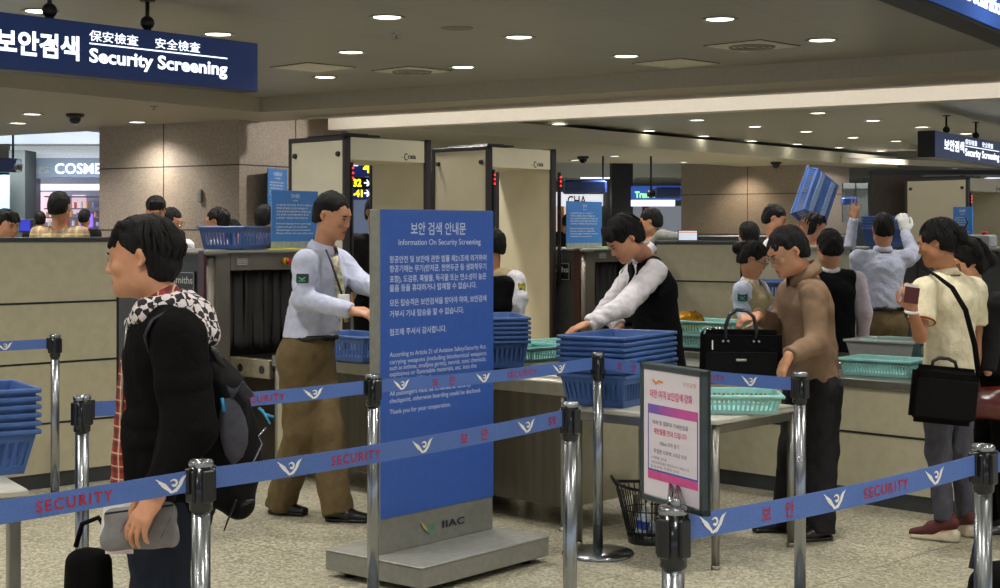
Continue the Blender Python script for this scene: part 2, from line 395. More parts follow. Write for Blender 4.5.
# ---------------- x-ray machines ----------------
M_curt=mat('lead_curtain',(40,38,36),.55,var=.15,scale=3)
M_xs=mat('xray_steel',(118,112,102),.4,.6,var=.06,scale=5)
def xray(label,o,W_=.88,H=1.4,Ln=2.2,rz=PI/4,txt='smiths',button=True):
    t=thing('xray_machine',label,'x-ray machine',(o[0],o[1],0),rz)
    b=MB(); b.box((.0,.05,.12),(.02,Ln,H-.02)); b.box((.02,.2,.12),(W_,Ln,H-.02)); b.build('housing',M_slate,t)
    b=MB(); b.box((.03,.1,0),(W_-.03,Ln-.05,.12)); b.build('base',M_black,t)
    f=MB()
    f.cyl((.055,.05,.02),(.055,.05,H-.015),.045,n=20); f.box((.095,.02,.02),(.21,.2,H-.015),bev=.008)
    f.box((W_-.05,.02,.02),(W_,.2,H-.015),bev=.006); f.box((.21,.02,1.27),(W_-.05,.2,H-.015),bev=.004); f.box((.21,.02,.02),(W_-.05,.2,.58),bev=.004)
    fr=f.build('front_frame',M_xs,t)
    l=MB(); l.box((-.01,.0,.02),(.012,.06,H)); l.build('corner_trim',mat('maroon_trim',(60,18,16),.3),t)
    l=MB(); l.box((-.01,-.01,H-.02),(W_+.01,Ln,H),bev=.006); l.box((.0,-.02,H-.03),(.16,.06,H+.004),bev=.01); l.build('top_lid',M_grey,t)
    for k in range(8):
        c=MB(); x=.215+k*.0765; 
        ph=random.random()*6
        rows=[]
        for zi in range(9):
            z=1.27-zi*.066
            rows.append([(x+.0735*j/4,.10+.012*math.sin(ph+j*1.4)+.01*math.sin(zi*.6+ph)*zi/8,z) for j in range(5)])
        c.sheet(rows); o_=c.build('curtain_strip',M_curt,t)
        s=o_.modifiers.new('s','SOLIDIFY'); s.thickness=.003
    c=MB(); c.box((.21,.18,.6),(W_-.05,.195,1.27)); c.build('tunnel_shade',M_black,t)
    p=MB(); p.box((.25,.012,1.30),(.34,.021,1.35),bev=.002); pl=p.build('data_plate',M_grey,t)
    q=MB(); M=frame(V(.405,.0115,1.335),V(1,0,0),V(0,0,1),V(0,-1,0))
    for i in range(3): q.box((.255,.010,1.335-i*.013),(.33,.0118,1.339-i*.013))
    q.build('print',mat('plate_print',(190,188,180),.5),pl)
    if button:
        e=MB(); e.cyl((.64,.02,1.325),(.64,-.012,1.325),.026,.024,n=20); e.ell((.64,-.012,1.325),(.022,.014,.022))
        eb=e.build('emergency_button',glow('yellow_plastic',(222,178,40),0),t)
        e=MB(); e.cyl((.64,-.014,1.325),(.64,-.04,1.325),.021,.018,n=20); e.build('button_cap',mat('red_plastic',(185,30,26),.35),eb)
    # logo plate on the left side, facing -x
    L_=MB(); L_.box((-.012,.10,1.12),(.0,.36,1.27),bev=.002); lp=L_.build('logo_plate',M_black,t)
    q=MB(); M=frame(V(-.0135,.13,1.165),V(0,-1,0),V(0,0,1),V(-1,0,0)); M=frame(V(-.0135,.345,1.19),V(0,-1,0),V(0,0,1),V(-1,0,0))
    q.text(txt,M,.065,width=.225,bold=.01); q.text('heimann',frame(V(-.0135,.345,1.14),V(0,-1,0),V(0,0,1),V(-1,0,0)),.028,width=.12)
    for a,b_ in (((.11,1.128),(.35,1.131)),((.11,1.258),(.35,1.261)),((.11,1.128),(.113,1.261)),((.347,1.128),(.35,1.261))):
        q.box((-.0135,a[0],a[1]),(-.0125,b_[0],b_[1]))
    q.build('lettering',mat('pale_print',(190,190,186),.5),lp)
    # short conveyor bed with end brackets and rollers
    bd=MB(); bd.box((.20,-.40,.60),(.24,.02,.72),bev=.006); bd.box((.82,-.40,.60),(.86,.02,.72),bev=.006); bd.box((.24,-.38,.66),(.82,.02,.70)); 
    bd.build('conveyor_frame',mat('champagne_steel',(168,158,134),.35,.6),t)
    rl=MB()
    for y in (-.33,-.10): rl=MB(); rl.cyl((.195,y,.655),(.245,y,.655),.026,n=16); rl.build('roller_end',M_black,t)
    bl=MB(); bl.box((.245,-.39,.70),(.815,.1,.715),bev=.004); bl.build('conveyor_belt',M_black,t)
    return t
xray('first x-ray machine with black lead curtain, behind the officer in the pale blue shirt',(-1.867,9.493))
xray('second x-ray machine topped by a blue notice, left of the vest man',(.653,12.225),H=1.385)
o=at(858,300,12.6)
def xray3():
    t=thing('xray_machine','dark slate x-ray machine side with a stack of blue bins on it, behind the man in suspenders-free blue shirt','x-ray machine',(o.x,o.y,0),angle(-P))
    t['label']='long dark slate x-ray machine at right, seen from the side behind the raised white glove'
    b=MB(); b.box((0,0,.1),(2.6,.9,1.37),bev=.01); b.build('housing',M_slate,t)
    b=MB(); b.box((-.02,-.02,1.37),(2.62,.92,1.40),bev=.008); b.build('top_lid',M_grey,t)
    b=MB(); b.box((.05,.05,0),(2.55,.85,.1)); b.build('base',M_black,t)
    b=MB(); b.box((.55,-.006,.14),(.56,.0,1.36)); b.box((1.6,-.006,.14),(1.61,.0,1.36)); b.build('seam',M_line,t)
    return t
xray3()
# ---------------- roller tables ----------------
def roller_table(label,o,x0,x1,ya,yb,z,panels,rz=PI/4,rollers=True):
    """o machine corner, x across, y negative towards us"""
    M=Matrix.Translation((o[0],o[1],0))@Matrix.Rotation(rz,4,'Z'); c=M@V(x0,yb,0)
    t=thing('roller_table',label,'conveyor table',(c.x,c.y,0),rz)
    w=x1-x0; L=ya-yb
    f=MB(); f.box((0,0,z-.07),(.03,L,z),bev=.004); f.box((w-.03,0,z-.07),(w,L,z),bev=.004); f.box((.03,0,z-.07),(w-.03,.03,z),bev=.004); f.box((.03,L-.03,z-.07),(w-.03,L,z)); 
    f.build('table_frame',M_steel,t)
    if rollers:
        y=.06
        while y<L-.04: r=MB(); r.cyl((.03,y,z-.022),(w-.03,y,z-.022),.019,n=10); r.build('roller',M_steel,t); y+=.06
        b=MB(); b.box((.03,.03,z-.068),(w-.03,L-.03,z-.05)); b.build('drip_pan',M_dsteel,t)
    else:
        r=MB(); r.box((.01,.01,z-.012),(w-.01,L-.01,z+.003),bev=.002); r.build('table_top',M_steel,t)
    for (a,b_,m) in panels:
        p=MB(); p.box((.012,a,.12),(.03,b_,z-.07),bev=.003); p.box((w-.03,a,.12),(w-.012,b_,z-.07)); p.build('side_panel',m,t)
    p=MB(); p.box((.03,.012,.12),(w-.03,.03,z-.07)); p.build('end_panel',M_cream,t)
    for x in (.025,w-.025):
        for y in (.03,L-.03):
            l=MB(); l.cyl((x,y,.02),(x,y,z-.07),.02,n=12); l.lathe([(0,0),(.032,0),(.032,.008),(.012,.03),(0,.03)],(x,y,0),n=16); l.build('leg',M_steel,t)
    return t
roller_table('long stainless roller table running from the first x-ray machine past the notice board',(-1.867,9.493),.21,.83,-.42,-2.9,.755,[(1.9,2.44,M_cream),(0.02,1.88,M_dsteel)])
roller_table('stainless shelf table carrying two green trays, right of the notice board',(-1.867,9.493),.89,1.75,-1.35,-2.0,.74,[(.02,.62,M_dsteel)],rollers=False)
roller_table('steel roller table before the second x-ray machine, behind the vest man',(.653,12.225),.2,.86,-.42,-2.3,.74,[(.02,1.86,M_cream)])
# ---------------- white folding work table ----------------
tx=V(-.75,.66,0).normalized(); ty=V(.66,.75,0).normalized()
tt=thing('work_table','plain white-topped metal table under the tall stack of blue bins','table',(.97,6.70,0),angle(tx))
b=MB(); b.box((0,-.74,.655),(.86,0,.68),bev=.006); b.build('table_top',mat('table_laminate',(190,188,176),.4,var=.03),tt)
b=MB(); b.box((.03,-.71,.61),(.83,-.03,.655),bev=.003); b.build('apron',M_steel,tt)
for x in (.035,.82):
    for y in (-.04,-.70):
        b=MB(); b.cyl((x,y,.02),(x,y,.655),.019,n=14); b.cyl((x,y,0),(x,y,.02),.022,n=14); b.build('leg',M_steel,tt)
# low table at far left with the bin stack
lt=thing('work_table','metal table corner at lower left carrying a stack of blue bins','table',(0,0,0),0)
o=at(29,486,4.9); lt.location=(o.x,o.y,0); lt.rotation_euler=(0,0,math.radians(32)); lt.matrix_basis=Matrix.Translation((o.x,o.y,0))@Matrix.Rotation(math.radians(32),4,'Z')
b=MB(); b.box((-1.0,0,.655),(0,.6,.68),bev=.005); b.build('table_top',mat('table_laminate',(190,188,176),.4),lt)
b=MB(); b.box((-.98,.02,.61),(-.02,.58,.655)); b.build('apron',M_steel,lt)
for x in (-.04,-.96):
    for y in (.04,.56):
        b=MB(); b.box((x-.02,y-.02,0),(x+.02,y+.02,.655),bev=.003); b.build('leg',M_steel,lt)
# ---------------- retractable belt posts ----------------
def stanchion_proto():
    t=thing('barrier_post','','barrier post')
    b=MB(); b.lathe([(0,0),(.17,0),(.172,.008),(.165,.016),(.08,.026),(.03,.032),(.0,.032)],n=48); b.build('base',M_chrome,t)
    b=MB(); b.cyl((0,0,.03),(0,0,.85),.0235,n=24); b.build('pole',M_chrome,t)
    b=MB(); b.lathe([(.0235,.825),(.029,.83),(.029,.94),(.0,.94)],n=32); h=b.build('cassette',mat('dark_chrome',(60,62,66),.2,.9),t)
    b=MB()
    for a in range(4):
        M=Matrix.Rotation(a*PI/2+PI/4,4,'Z'); b.box((.024,-.016,.85),(.036,.016,.93),M=M,bev=.003)
    b.build('belt_socket',M_black,h)
    b=MB(); b.lathe([(.029,.938),(.031,.942),(.031,.948),(.027,.954),(.0,.956)],n=32); b.build('cap',M_chrome,h)
    return t
SP={}
posts=[('A',55,335,8.3,'barrier post furthest back at left, before the cream partition'),
 ('B',82,396,5.2,'dark-headed barrier post just left of the man with the backpack'),
 ('C',201,461,3.73,'near barrier post in front of the man with the backpack'),
 ('D',373,375,5.98,'slim barrier post crossing the left edge of the blue notice board'),
 ('E',570,403,5.0,'barrier post right of the notice board, before the blue bin stack'),
 ('F',598,352,7.07,'barrier post standing against the blue bin stack with its round base in view'),
 ('G',800,373,6.06,'barrier post in front of the man in the tan sweater'),
 ('H',673,508,3.10,'nearest barrier post, carrying the small framed notice'),
 ('I',983,445,4.0,'barrier post at the right edge near the woman with the black bag'),
 ]
proto=None
for k,px,py,Y,lab in posts:
    o=at(px,py,Y)
    if proto is None: proto=stanchion_proto(); s=proto
    else: s=dup(proto)
    s.location=(o.x,o.y,0); s['label']=lab; s.matrix_basis=Matrix.Translation((o.x,o.y,0)); s['group']='belt barrier posts'
    SP[k]=V(o.x,o.y,0)
    s.rotation_euler=(0,0,0)
def wings(mb,M,s,mi=0):
    """the winged mark, about 2.2s wide: three left feathers, a swirl and a right wing"""
    for i,(a,b,c,w) in enumerate((((-1.1,.42),(-.45,-.02),(-.02,-.50),.20),((-.92,.20),(-.46,-.08),(-.06,-.44),.20),((-.74,.0),(-.42,-.16),(-.08,-.38),.20))):
        mb.stroke([Vector(a)*s,Vector(b)*s,Vector(c)*s],[.04*s,w*s,.16*s],M,mi,z=.00012*i)
    pts=[]
    for k in range(17):
        a=2.6-k*.33; r=.30-.012*k
        pts.append(((.16+r*math.cos(a))*s,(.02+r*.85*math.sin(a))*s))
    mb.stroke(pts,[(.05+.10*min(1,k/5))*s for k in range(17)],M,mi,z=.0005)
    mb.stroke([(-.05*s,-.50*s),(.30*s,-.40*s),(.66*s,-.06*s),(.88*s,.28*s),(1.1*s,.46*s)],[.12*s,.22*s,.20*s,.12*s,.02*s],M,mi,z=.0006)
    mb.stroke([(.52*s,-.02*s),(.66*s,.16*s),(.84*s,.40*s)],[.05*s,.12*s,.02*s],M,mi,z=.0007)
def tpx(o,d,px):
    k=(px-500)/FPX; return (k*o.y-o.x)/(d.x-k*d.y)
def belt(label,a,b,items,z0=.905,z1=None,hw=.0265,sag=.012):
    z1=z1 or z0
    d=(b-a).normalized(); L=(b-a).length; r0=.034; 
    t=thing('barrier_belt',label,'belt',(a.x,a.y,0),angle(d),'printed blue barrier belts')
    def zc(s): u=s/L; return z0+(z1-z0)*u-sag*4*u*(1-u)
    n=24; S=[r0+(L-2*r0)*i/n for i in range(n+1)]
    m=MB(); m.sheet([[(s,-.001,zc(s)-hw) for s in S],[(s,-.001,zc(s)+hw) for s in S]]); m.sheet([[(s,.001,zc(s)+hw) for s in S],[(s,.001,zc(s)-hw) for s in S]])
    m.sheet([[(s,-.001,zc(s)+hw) for s in S],[(s,.001,zc(s)+hw) for s in S]]); m.sheet([[(s,.001,zc(s)-hw) for s in S],[(s,-.001,zc(s)-hw) for s in S]])
    w=m.build('webbing',M_belt,t)
    for s in (r0,L-r0): cl=MB(); cl.box((s-.012,-.006,zc(s)-.032),(s+.012,.006,zc(s)+.032),bev=.002); cl.build('end_clip',M_black,t)
    for kind,px in items:
        s=tpx(a,d,px); z=zc(s); sl=(zc(s+.05)-zc(s-.05))/.1
        M=frame(V(s,-.0022,z),V(1,0,sl).normalized(),V(-sl,0,1).normalized(),V(0,-1,0))
        R=MB()
        if kind=='SE': R.text('SE',M@Matrix.Translation((0,-.013,0)),.036,'CENTER',width=.045,bold=.02,spacing=1.25); R.build('red_lettering',M_red,t)
        elif kind=='S': R.text('SECURITY',M@Matrix.Translation((0,-.013,0)),.036,'CENTER',width=.20,bold=.02,spacing=1.25); R.build('red_lettering',M_red,t)
        elif kind in ('보','안'): R.text(kind,M@Matrix.Translation((0,-.015,0)),.040,'CENTER',bold=.012); R.build('red_lettering',M_red,t)
        else: wings(R,M@Matrix.Translation((0,.001,0)),.041); R.build('wing_emblem',M_white,t)
    return t
offL=V(-2.05,2.35,0)
belt('belt crossing in front of the man with the backpack, running out at lower left',offL,SP['C'],[('S',75),('w',171),],z0=.905)
belt('long belt crossing the lower half of the notice board to the post beside it',SP['C'],SP['E'],[('w',289),('S',356),('w',422),('보',464),('안',484),('w',526),('SE',552)])
belt('belt passing behind the man with the backpack toward the slim post',SP['B'],SP['D'],[('w',165),('S',262),('w',313)])
belt('belt crossing the middle of the notice board toward the bin stack',SP['D'],SP['F'],[('w',401),('보',435),('안',452),('w',483),('S',522),('w',559)])
belt('belt in front of the blue bin stack and the black briefcase',SP['F'],SP['G'],[('보',620),('안',634),('w',670),('S',708),('w',750)])
belt('near belt running from the framed notice post to the right edge post',SP['H'],SP['I'],[('w',712),('보',766),('안',789),('w',834),('S',886),('w',934)])
belt('belt end leaving the right edge post out of the picture',SP['I'],V(2.6,4.5,0),[])
belt('belt at far left ending at the furthest post',V(-3.4,8.0,0),SP['A'],[('w',4)])
# ---------------- bins ----------------
def bin_proto(name,label,cat,L,Wd,H,m,taper=.86,ns=(18,12),slots=True,solid_t=.004):
    """tapered open basket; local origin under its middle, x long, y short"""
    t=thing(name,label,cat)
    b=MB(); l,w=L/2,Wd/2; lb,wb=l*taper,w*taper
    def pt(u,v,z):   # u,v in -1..1 on the wall outline, z 0..H
        k=z/H; return (u*(lb+(l-lb)*k),v*(wb+(w-wb)*k),z)
    def wall(side):
        out=[];n=ns[0] if side in(0,1) else ns[1]
        z1,z2=H*.2,H*.74
        def q(s,z): 
            if side==0: return pt(s,-1,z)
            if side==1: return pt(-s,1,z)
            if side==2: return pt(1,s,z)
            return pt(-1,-s,z)
        def strip(s0,s1,za,zb):
            a=[q(s0,za),q(s1,za),q(s1,zb),q(s0,zb)]
            c=[Vector(p)*1 for p in a]
            nrm=(c[1]-c[0]).cross(c[3]-c[0]).normalized()*solid_t
            i=[p-nrm for p in c]
            vs=[b.bm.verts.new(p) for p in c+i]
            for f in ((0,1,2,3),(7,6,5,4),(0,4,5,1),(1,5,6,2),(2,6,7,3),(3,7,4,0)):
                b.bm.faces.new([vs[k] for k in f])
        if slots:
            strip(-1,1,0,z1); strip(-1,1,z2,H)
            for k in range(n+1):
                s=-1+2*k/n; g=.45/n
                s0=max(-1,s-g); s1=min(1,s+g)
                if k in (0,n): s0=max(-1,s-2.2*g); s1=min(1,s+2.2*g)
                strip(s0,s1,z1,z2)
        else: strip(-1,1,0,H)
    for sd in range(4): wall(sd)
    b.box((-lb,-wb,0),(lb,wb,.005))
    b.build('basket_wall',m,t)
    r=MB(); e=.014
    for (x0,y0,x1,y1) in ((-l-e,-w-e,l+e,-w+.003),(-l-e,w-.003,l+e,w+e),(-l-e,-w,-l+.003,w),(l-.003,-w,l+e,w)):
        r.box((x0,y0,H-.012),(x1,y1,H+.004),bev=.004)
    r.build('rim',m,t)
    return t
def place(pr,used,x,y,z,rz,label,group,M=None):
    o=pr if not used[0] else dup(pr)
    used[0]=True
    if M is None:
        o.location=(x,y,z); o.rotation_euler=(0,0,rz)
    else:
        o.matrix_basis=M
    o['label']=label; 
    if group: o['group']=group
    elif 'group' in o: del o['group']
    return o
bb=bin_proto('security_bin','','bin',.60,.38,.15,M_bluebin); ub=[False]
st_=bin_proto('security_tray','','tray',.50,.34,.085,M_teal,taper=.9,ns=(22,14)); ut=[False]
db=V(.53,.85,0).normalized(); dn=V(-db.y,db.x,0)
o=at(616,408,7.06); c=V(o.x,o.y,0)+db*.29+dn*.19
ords=['bottom','second','third','fourth','fifth','sixth','seventh','eighth','top']
for i in range(8):
    place(bb,ub,c.x+.045+random.uniform(-.004,.004),c.y+random.uniform(-.004,.004),.683+i*.0265,angle(db)+random.uniform(-.01,.01),
      '%s blue bin of the tall stack on the white table'%('topmost' if i==7 else ords[i]+('' if i==0 else ' from the bottom')),'blue bins stacked on the white table').scale=(.92,.92,1)
# left foreground stack
o=at(2,452,5.0); 
for i in range(6):
    place(bb,ub,-1.93,5.20,.683+i*.0285,math.radians(32),'%s blue bin of the stack cut off by the left picture edge'%('topmost' if i==5 else ords[i]+('' if i==0 else ' from the bottom')),'blue bins at the left edge')
# stack behind notice board
o=at(500,372,8.7)
for i in range(6):
    place(bb,ub,-.06,8.62,.76+i*.026,math.radians(100),'%s blue bin of the stack half hidden behind the notice board'%('topmost' if i==5 else ords[i]+('' if i==0 else ' from the bottom')),'blue bins behind the notice board')
o=at(243,250,9.95); place(bb,ub,-1.765,10.06,1.405,math.radians(76),'single blue bin lying on top of the first x-ray machine','').scale=(.84,.84,1)
o=at(365,362,8.95); place(bb,ub,-.86,8.98,.76,math.radians(-45),'blue bin on the roller table by the officer\'s hands','')
# on the slate machine
o=at(890,247,12.4)
for i in range(5):
    place(bb,ub,o.x,o.y+.1,1.402+i*.024,math.radians(72),'%s blue bin of the stack the raised white glove reaches for'%('topmost' if i==4 else ords[i]+('' if i==0 else ' from the bottom')),'blue bins on the slate machine')
# tossed bin, mid air in the hands of the man
zb=V(-.47,.35,-.32)
def flybin():
    o=at(822,197,13.75)
    x=V(.36,.42,.80).normalized()      # long axis up to the right
    zz=V(-.50,.75,-.15); zz=(zz-x*zz.dot(x)).normalized(); y=zz.cross(x)
    return frame(o,x,y,zz)@Matrix.Scale(.88,4)
FB=flybin()
fb_=place(bb,ub,0,0,0,0,'blue bin held up and tilted in the air by the man in the background','',M=FB)
for y in (-.08,.08): br_=MB(); br_.box((-.24,y-.03,-.005),(.24,y+.03,.001)); br_.build('bottom_rib',mat('rib_highlight',(128,150,186),.4),fb_)  # bottom ribs, made pale for the light they reflect

place(bb,ub,2.06,11.35,1.002,math.radians(60),'blue bin beside the woman officer, behind the tan sweater','')
for k in range(6):
    o=at(1000,322,8.62); place(bb,ub,o.x,o.y,.762+k*.03,math.radians(-45),'%s blue bin of the right edge stack behind the woman in cream'%('topmost' if k==5 else ords[k]+('' if k==0 else ' from the bottom')),'blue bins at the right edge')
# teal trays
def tray(px,py,Y,rz,lab,dz=0,z=None):
    o=at(px,py,Y); return place(st_,ut,o.x,o.y,(z if z is not None else o.z)+dz,rz,lab,'')
tray(539,352,9.2,math.radians(45),'pale green tray at left of the pair on the shelf table',z=.743)
tray(563,350,9.55,math.radians(45),'pale green tray at right of the pair on the shelf table',z=.743)
o=at(741,411,6.98); tray(724,411,7.05,math.radians(-4),'pale green tray on the white table under the black briefcase',z=.683)
tray(884,377,8.6,math.radians(-38),'pale green tray standing on the steel counter beside the woman in cream',z=.702).scale=(.84,.84,1.1)
tray(706,345,9.96,math.radians(-42),'pale green tray behind the black briefcase, lower one',z=.762)
tray(706,330,9.96,math.radians(-40),'pale green tray holding a gold snack bag behind the briefcase',z=.849)
tray(912,345,9.18,math.radians(-40),'pale green tray inside the clear grey tray behind the counter',z=.775)
M_clear=mat('clear_plastic',(178,178,170),.15,var=.02)
gt=bin_proto('security_tray','shallow clear grey tray behind the counter tray','tray',.62,.42,.10,M_clear,taper=.88,slots=False)
o=at(890,348,9.16); gt.scale=(.72,.72,1); gt.location=(o.x,o.y,.762); gt.rotation_euler=(0,0,math.radians(-40))
# gold snack bag
o=at(690,326,9.98); sb=thing('snack_bag','crumpled gold foil snack bag in the green tray','bag',(o.x,o.y,.858))
b=MB(); rows=[]
for i in range(7):
    rows.append([(.10*math.cos(a)*math.sin(PI*(.12+.76*i/6))*(1+.15*random.uniform(-1,1)),.05*math.sin(a)*math.sin(PI*(.12+.76*i/6)),i*.022+.008*random.uniform(-1,1)) for a in [k*PI/6 for k in range(12)]])
b.sheet(rows,close=True,smooth=False); b.build('foil_pouch',mat('gold_foil',(196,140,40),.25,.8),sb)
# shelf for trays behind counter: a conveyor bed
def bed(label,o,d,L,z,wd):
    t=thing('conveyor_bed',label,'conveyor',(o.x,o.y,0),angle(d))
    m=MB(); m.box((0,0,z-.12),(L,wd,z-.02),bev=.005); m.build('side_frame',M_steel,t)
    m=MB(); m.box((.02,.03,z-.02),(L-.02,wd-.03,z),bev=.003); m.build('conveyor_belt',M_black,t)
    m=MB(); m.box((.05,.05,0),(L-.05,wd-.05,z-.12)); m.build('cabinet',M_slate,t)
    return t
bed('low black conveyor behind the steel counter on the right',st+Q*.45,d3,5.3,.76,.46)
sc_=thing('storage_cabinet','grey cabinet behind the woman officer, carrying one blue bin','cabinet',(2.12,11.4,0),math.radians(15))
b=MB(); b.box((-.22,-.28,.05),(.30,.28,1.0),bev=.008); b.build('cabinet_body',M_slate,sc_); b=MB(); b.box((-.20,-.26,0),(.28,.26,.05)); b.build('plinth',M_slate,sc_); b=MB(); b.box((-.003,-.284,.08),(.003,-.28,.96)); b.build('door_seam',M_line,sc_)
# ---------------- tall blue notice board ----------------
nd=V(.64,.768,0); nL=V(-.519,6.49,0); nn=V(-.768,.64,0)
nb=thing('notice_board','tall blue information board on a grey wheeled base in the middle of the floor','sign',(-.325,6.25,0),angle(nd))
b=MB(); b.box((0,0,.03),(.86,.58,.115),bev=.003); bs=b.build('base',M_grey,nb)
M_pp=mat('pale_print2',(188,200,228),.5,var=.01)
for x in (.08,.78):
    for y in (.08,.50): b=MB(); b.cyl((x,y,0),(x,y,.03),.03,n=14); b.build('foot',M_black,bs)
b=MB(); b.box((-.003,-.003,.114),(.863,.583,.121),bev=.002); b.build('base_top_plate',mat('light_grey_metal',(158,158,150),.4,.3),bs)
b=MB(); b.box((.06,.303,.12),(.82,.37,1.62),bev=.004); b.build('cabinet',M_grey,nb)
b=MB(); b.box((.062,.2995,.275),(.818,.303,1.618)); pn=b.build('blue_panel',M_board,nb)
def zl(x,z): return frame(V(.06+x,.2988,z),V(1,0,0),V(0,0,1),V(0,-1,0))
T=MB(); T.text('보안 검색 안내문',zl(.19,1.512),.062,width=.37,bold=.012)
T.build('title_lettering',M_pp,pn); T=MB(); T.text('Information On Security Screening',zl(.112,1.463),.036,width=.553,bold=.006); T.build('subtitle_lettering',M_pp,pn)
kl=[(1.388,'항공안전 및 보안에 관한 법률 제21조에 의거하여',.65),(1.347,'항공기에는 무기(탄저균, 천연두균 등 생화학무기',.65),(1.302,'포함), 도검류, 폭발물, 독극물 또는 연소성이 높은',.65),
 (1.262,'물품 등을 휴대하거나 탑재할 수 없습니다.',.58),(1.198,'모든 탑승객은 보안검색을 받아야 하며, 보안검색',.65),(1.150,'거부시 기내 탑승을 할 수 없습니다.',.49),(1.070,'협조해 주셔서 감사합니다.',.37)]
for z,s,wd in kl: T=MB(); T.text(s,zl(.056,z),.033,width=wd,bold=.012); T.build('korean_lettering',M_pp,pn)
el=[(.975,'According to Article 21 of Aviation Safety/Security Act,',.65),(.944,'carrying weapons (including biochemical weapons',.65),(.917,'such as anthrax, smallpox germs), swords, toxic chemicals,',.65),
 (.890,'explosives or flammable materials, etc. into the',.58),(.862,'aircraft is prohibited.',.27),(.806,'All passengers must be screened at security',.54),(.774,'checkpoint, otherwise boarding could be declined.',.61),(.726,'Thank you for your cooperation.',.40)]
for z,s,wd in el: T=MB(); T.text(s,zl(.056,z),.029,width=wd,bold=.004); T.build('english_lettering',M_pp,pn)
T=MB(); T.text('IIAC',zl(.40,.180),.044,width=.15,bold=.03,spacing=1.1); T.build('lettering',mat('navy_print',(30,34,50),.5),nb)
T=MB(); wings(T,zl(.31,.195)@Matrix.Scale(1,4),.05); T.build('wing_emblem',mat('green_print',(84,150,120),.5),nb)
T=MB(); T.stroke([(-.05,.028),(-.03,.005),(-.012,-.012)],[.004,.012,.003],zl(.31,.197),0,z=.001); T.build('yellow_feather',mat('yellow_print',(200,160,60),.5),nb)
# ---------------- small framed notice ----------------
a=V(.315,3.30,0); c=V(.423,3.08,0); d=(c-a).normalized()
fs=thing('framed_notice','small pink and white notice in a dark frame on top of the nearest barrier post','sign',(a.x,a.y,0),angle(d))
def zt(x,z,y=-.0075): return frame(V(x,y,z),V(1,0,0),V(0,0,1),V(0,-1,0))
Wf=(c-a).length; z0,z1=.935,1.235
b=MB()
for (x0,x1,za,zb_) in ((0,Wf,z0,z0+.014),(0,Wf,z1-.014,z1),(0,.013,z0,z1),(Wf-.013,Wf,z0,z1)): b.box((x0,-.009,za),(x1,.012,zb_),bev=.002)
b.box((0,.004,z0),(Wf,.012,z1)); b.build('frame',mat('charcoal_frame',(44,56,58),.35),fs)
b=MB(); b.box((.012,-.006,z0+.012),(Wf-.012,.004,z1-.012)); pp=b.build('paper',mat('paper',(214,206,214),.5,var=.01),fs)
b=MB(); b.box((.03,-.0066,1.127),(Wf-.02,-.006,1.147)); b.build('blue_band',mat('band_blue',(60,90,180),.5,col2=(190,80,150),scale=4),pp)
b=MB(); b.box((.03,-.0066,.985),(Wf-.02,-.006,1.003)); b.build('pink_band',mat('band_pink',(205,80,140),.5),pp)
b=MB()
for (x0,x1,za,zb_) in ((.03,Wf-.02,1.003,1.007),(.03,.033,1.003,1.13),(Wf-.023,Wf-.02,1.003,1.13)): b.box((x0,-.0066,za),(x1,-.006,zb_))
b.build('border_line',mat('violet_line',(70,80,170),.5),pp)
b=MB(); b.text('대한 여객 보안검색 강화',zt(.04,1.163),.020,width=.165,bold=.01); b.text('제한물품 안내 드립니다',zt(.055,1.085),.014,width=.13,bold=.01); b.build('pink_lettering',mat('pink_print',(205,70,120),.5),pp)
b=MB()
for z,s,wd,x in ((1.105,'액체 및 겔류의 기내반입을',.14,.05),(1.062,'100ml 이하 용기',.075,.08),(1.043,'투명한 지퍼백 1리터 이하',.13,.055),(1.030,'시행일 안내',.06,.045),(1.020,'보안검색대에서 확인하시기 바랍니다.',.15,.045),(1.011,'탑승수속 카운터 문의',.11,.045)):
    b.text(s,zt(x,z),.011 if z>1.04 else .007,width=wd)
b.build('lettering',mat('grey_print',(90,80,100),.5),pp)
b=MB()
b.text('인천공항',zt(.17,1.197),.010,width=.05); b.build('grey_heading',mat('tan_print',(180,130,100),.5),pp)
b=MB(); b.stroke([(-.02,.004),(-.006,-.004),(.006,.002),(.022,.0)],[.004,.006,.005,.003],zt(.07,1.197)); b.build('orange_mark',mat('orange_print',(215,130,50),.5),pp)
b=MB(); hp=(SP['H']-a); hx=hp.dot(d); hy=hp.dot(V(-d.y,d.x,0))
b.cyl((hx-.012,hy,.955),(Wf/2-.014,.004,.985),.006,n=10); b.build('bracket',M_chrome,fs); b=MB(); b.cyl((hx+.012,hy,.955),(Wf/2+.014,.004,.985),.006,n=10)
b.ell((hx+.012,hy,.962),(.012,.012,.014)); b.build('bracket',M_chrome,fs)
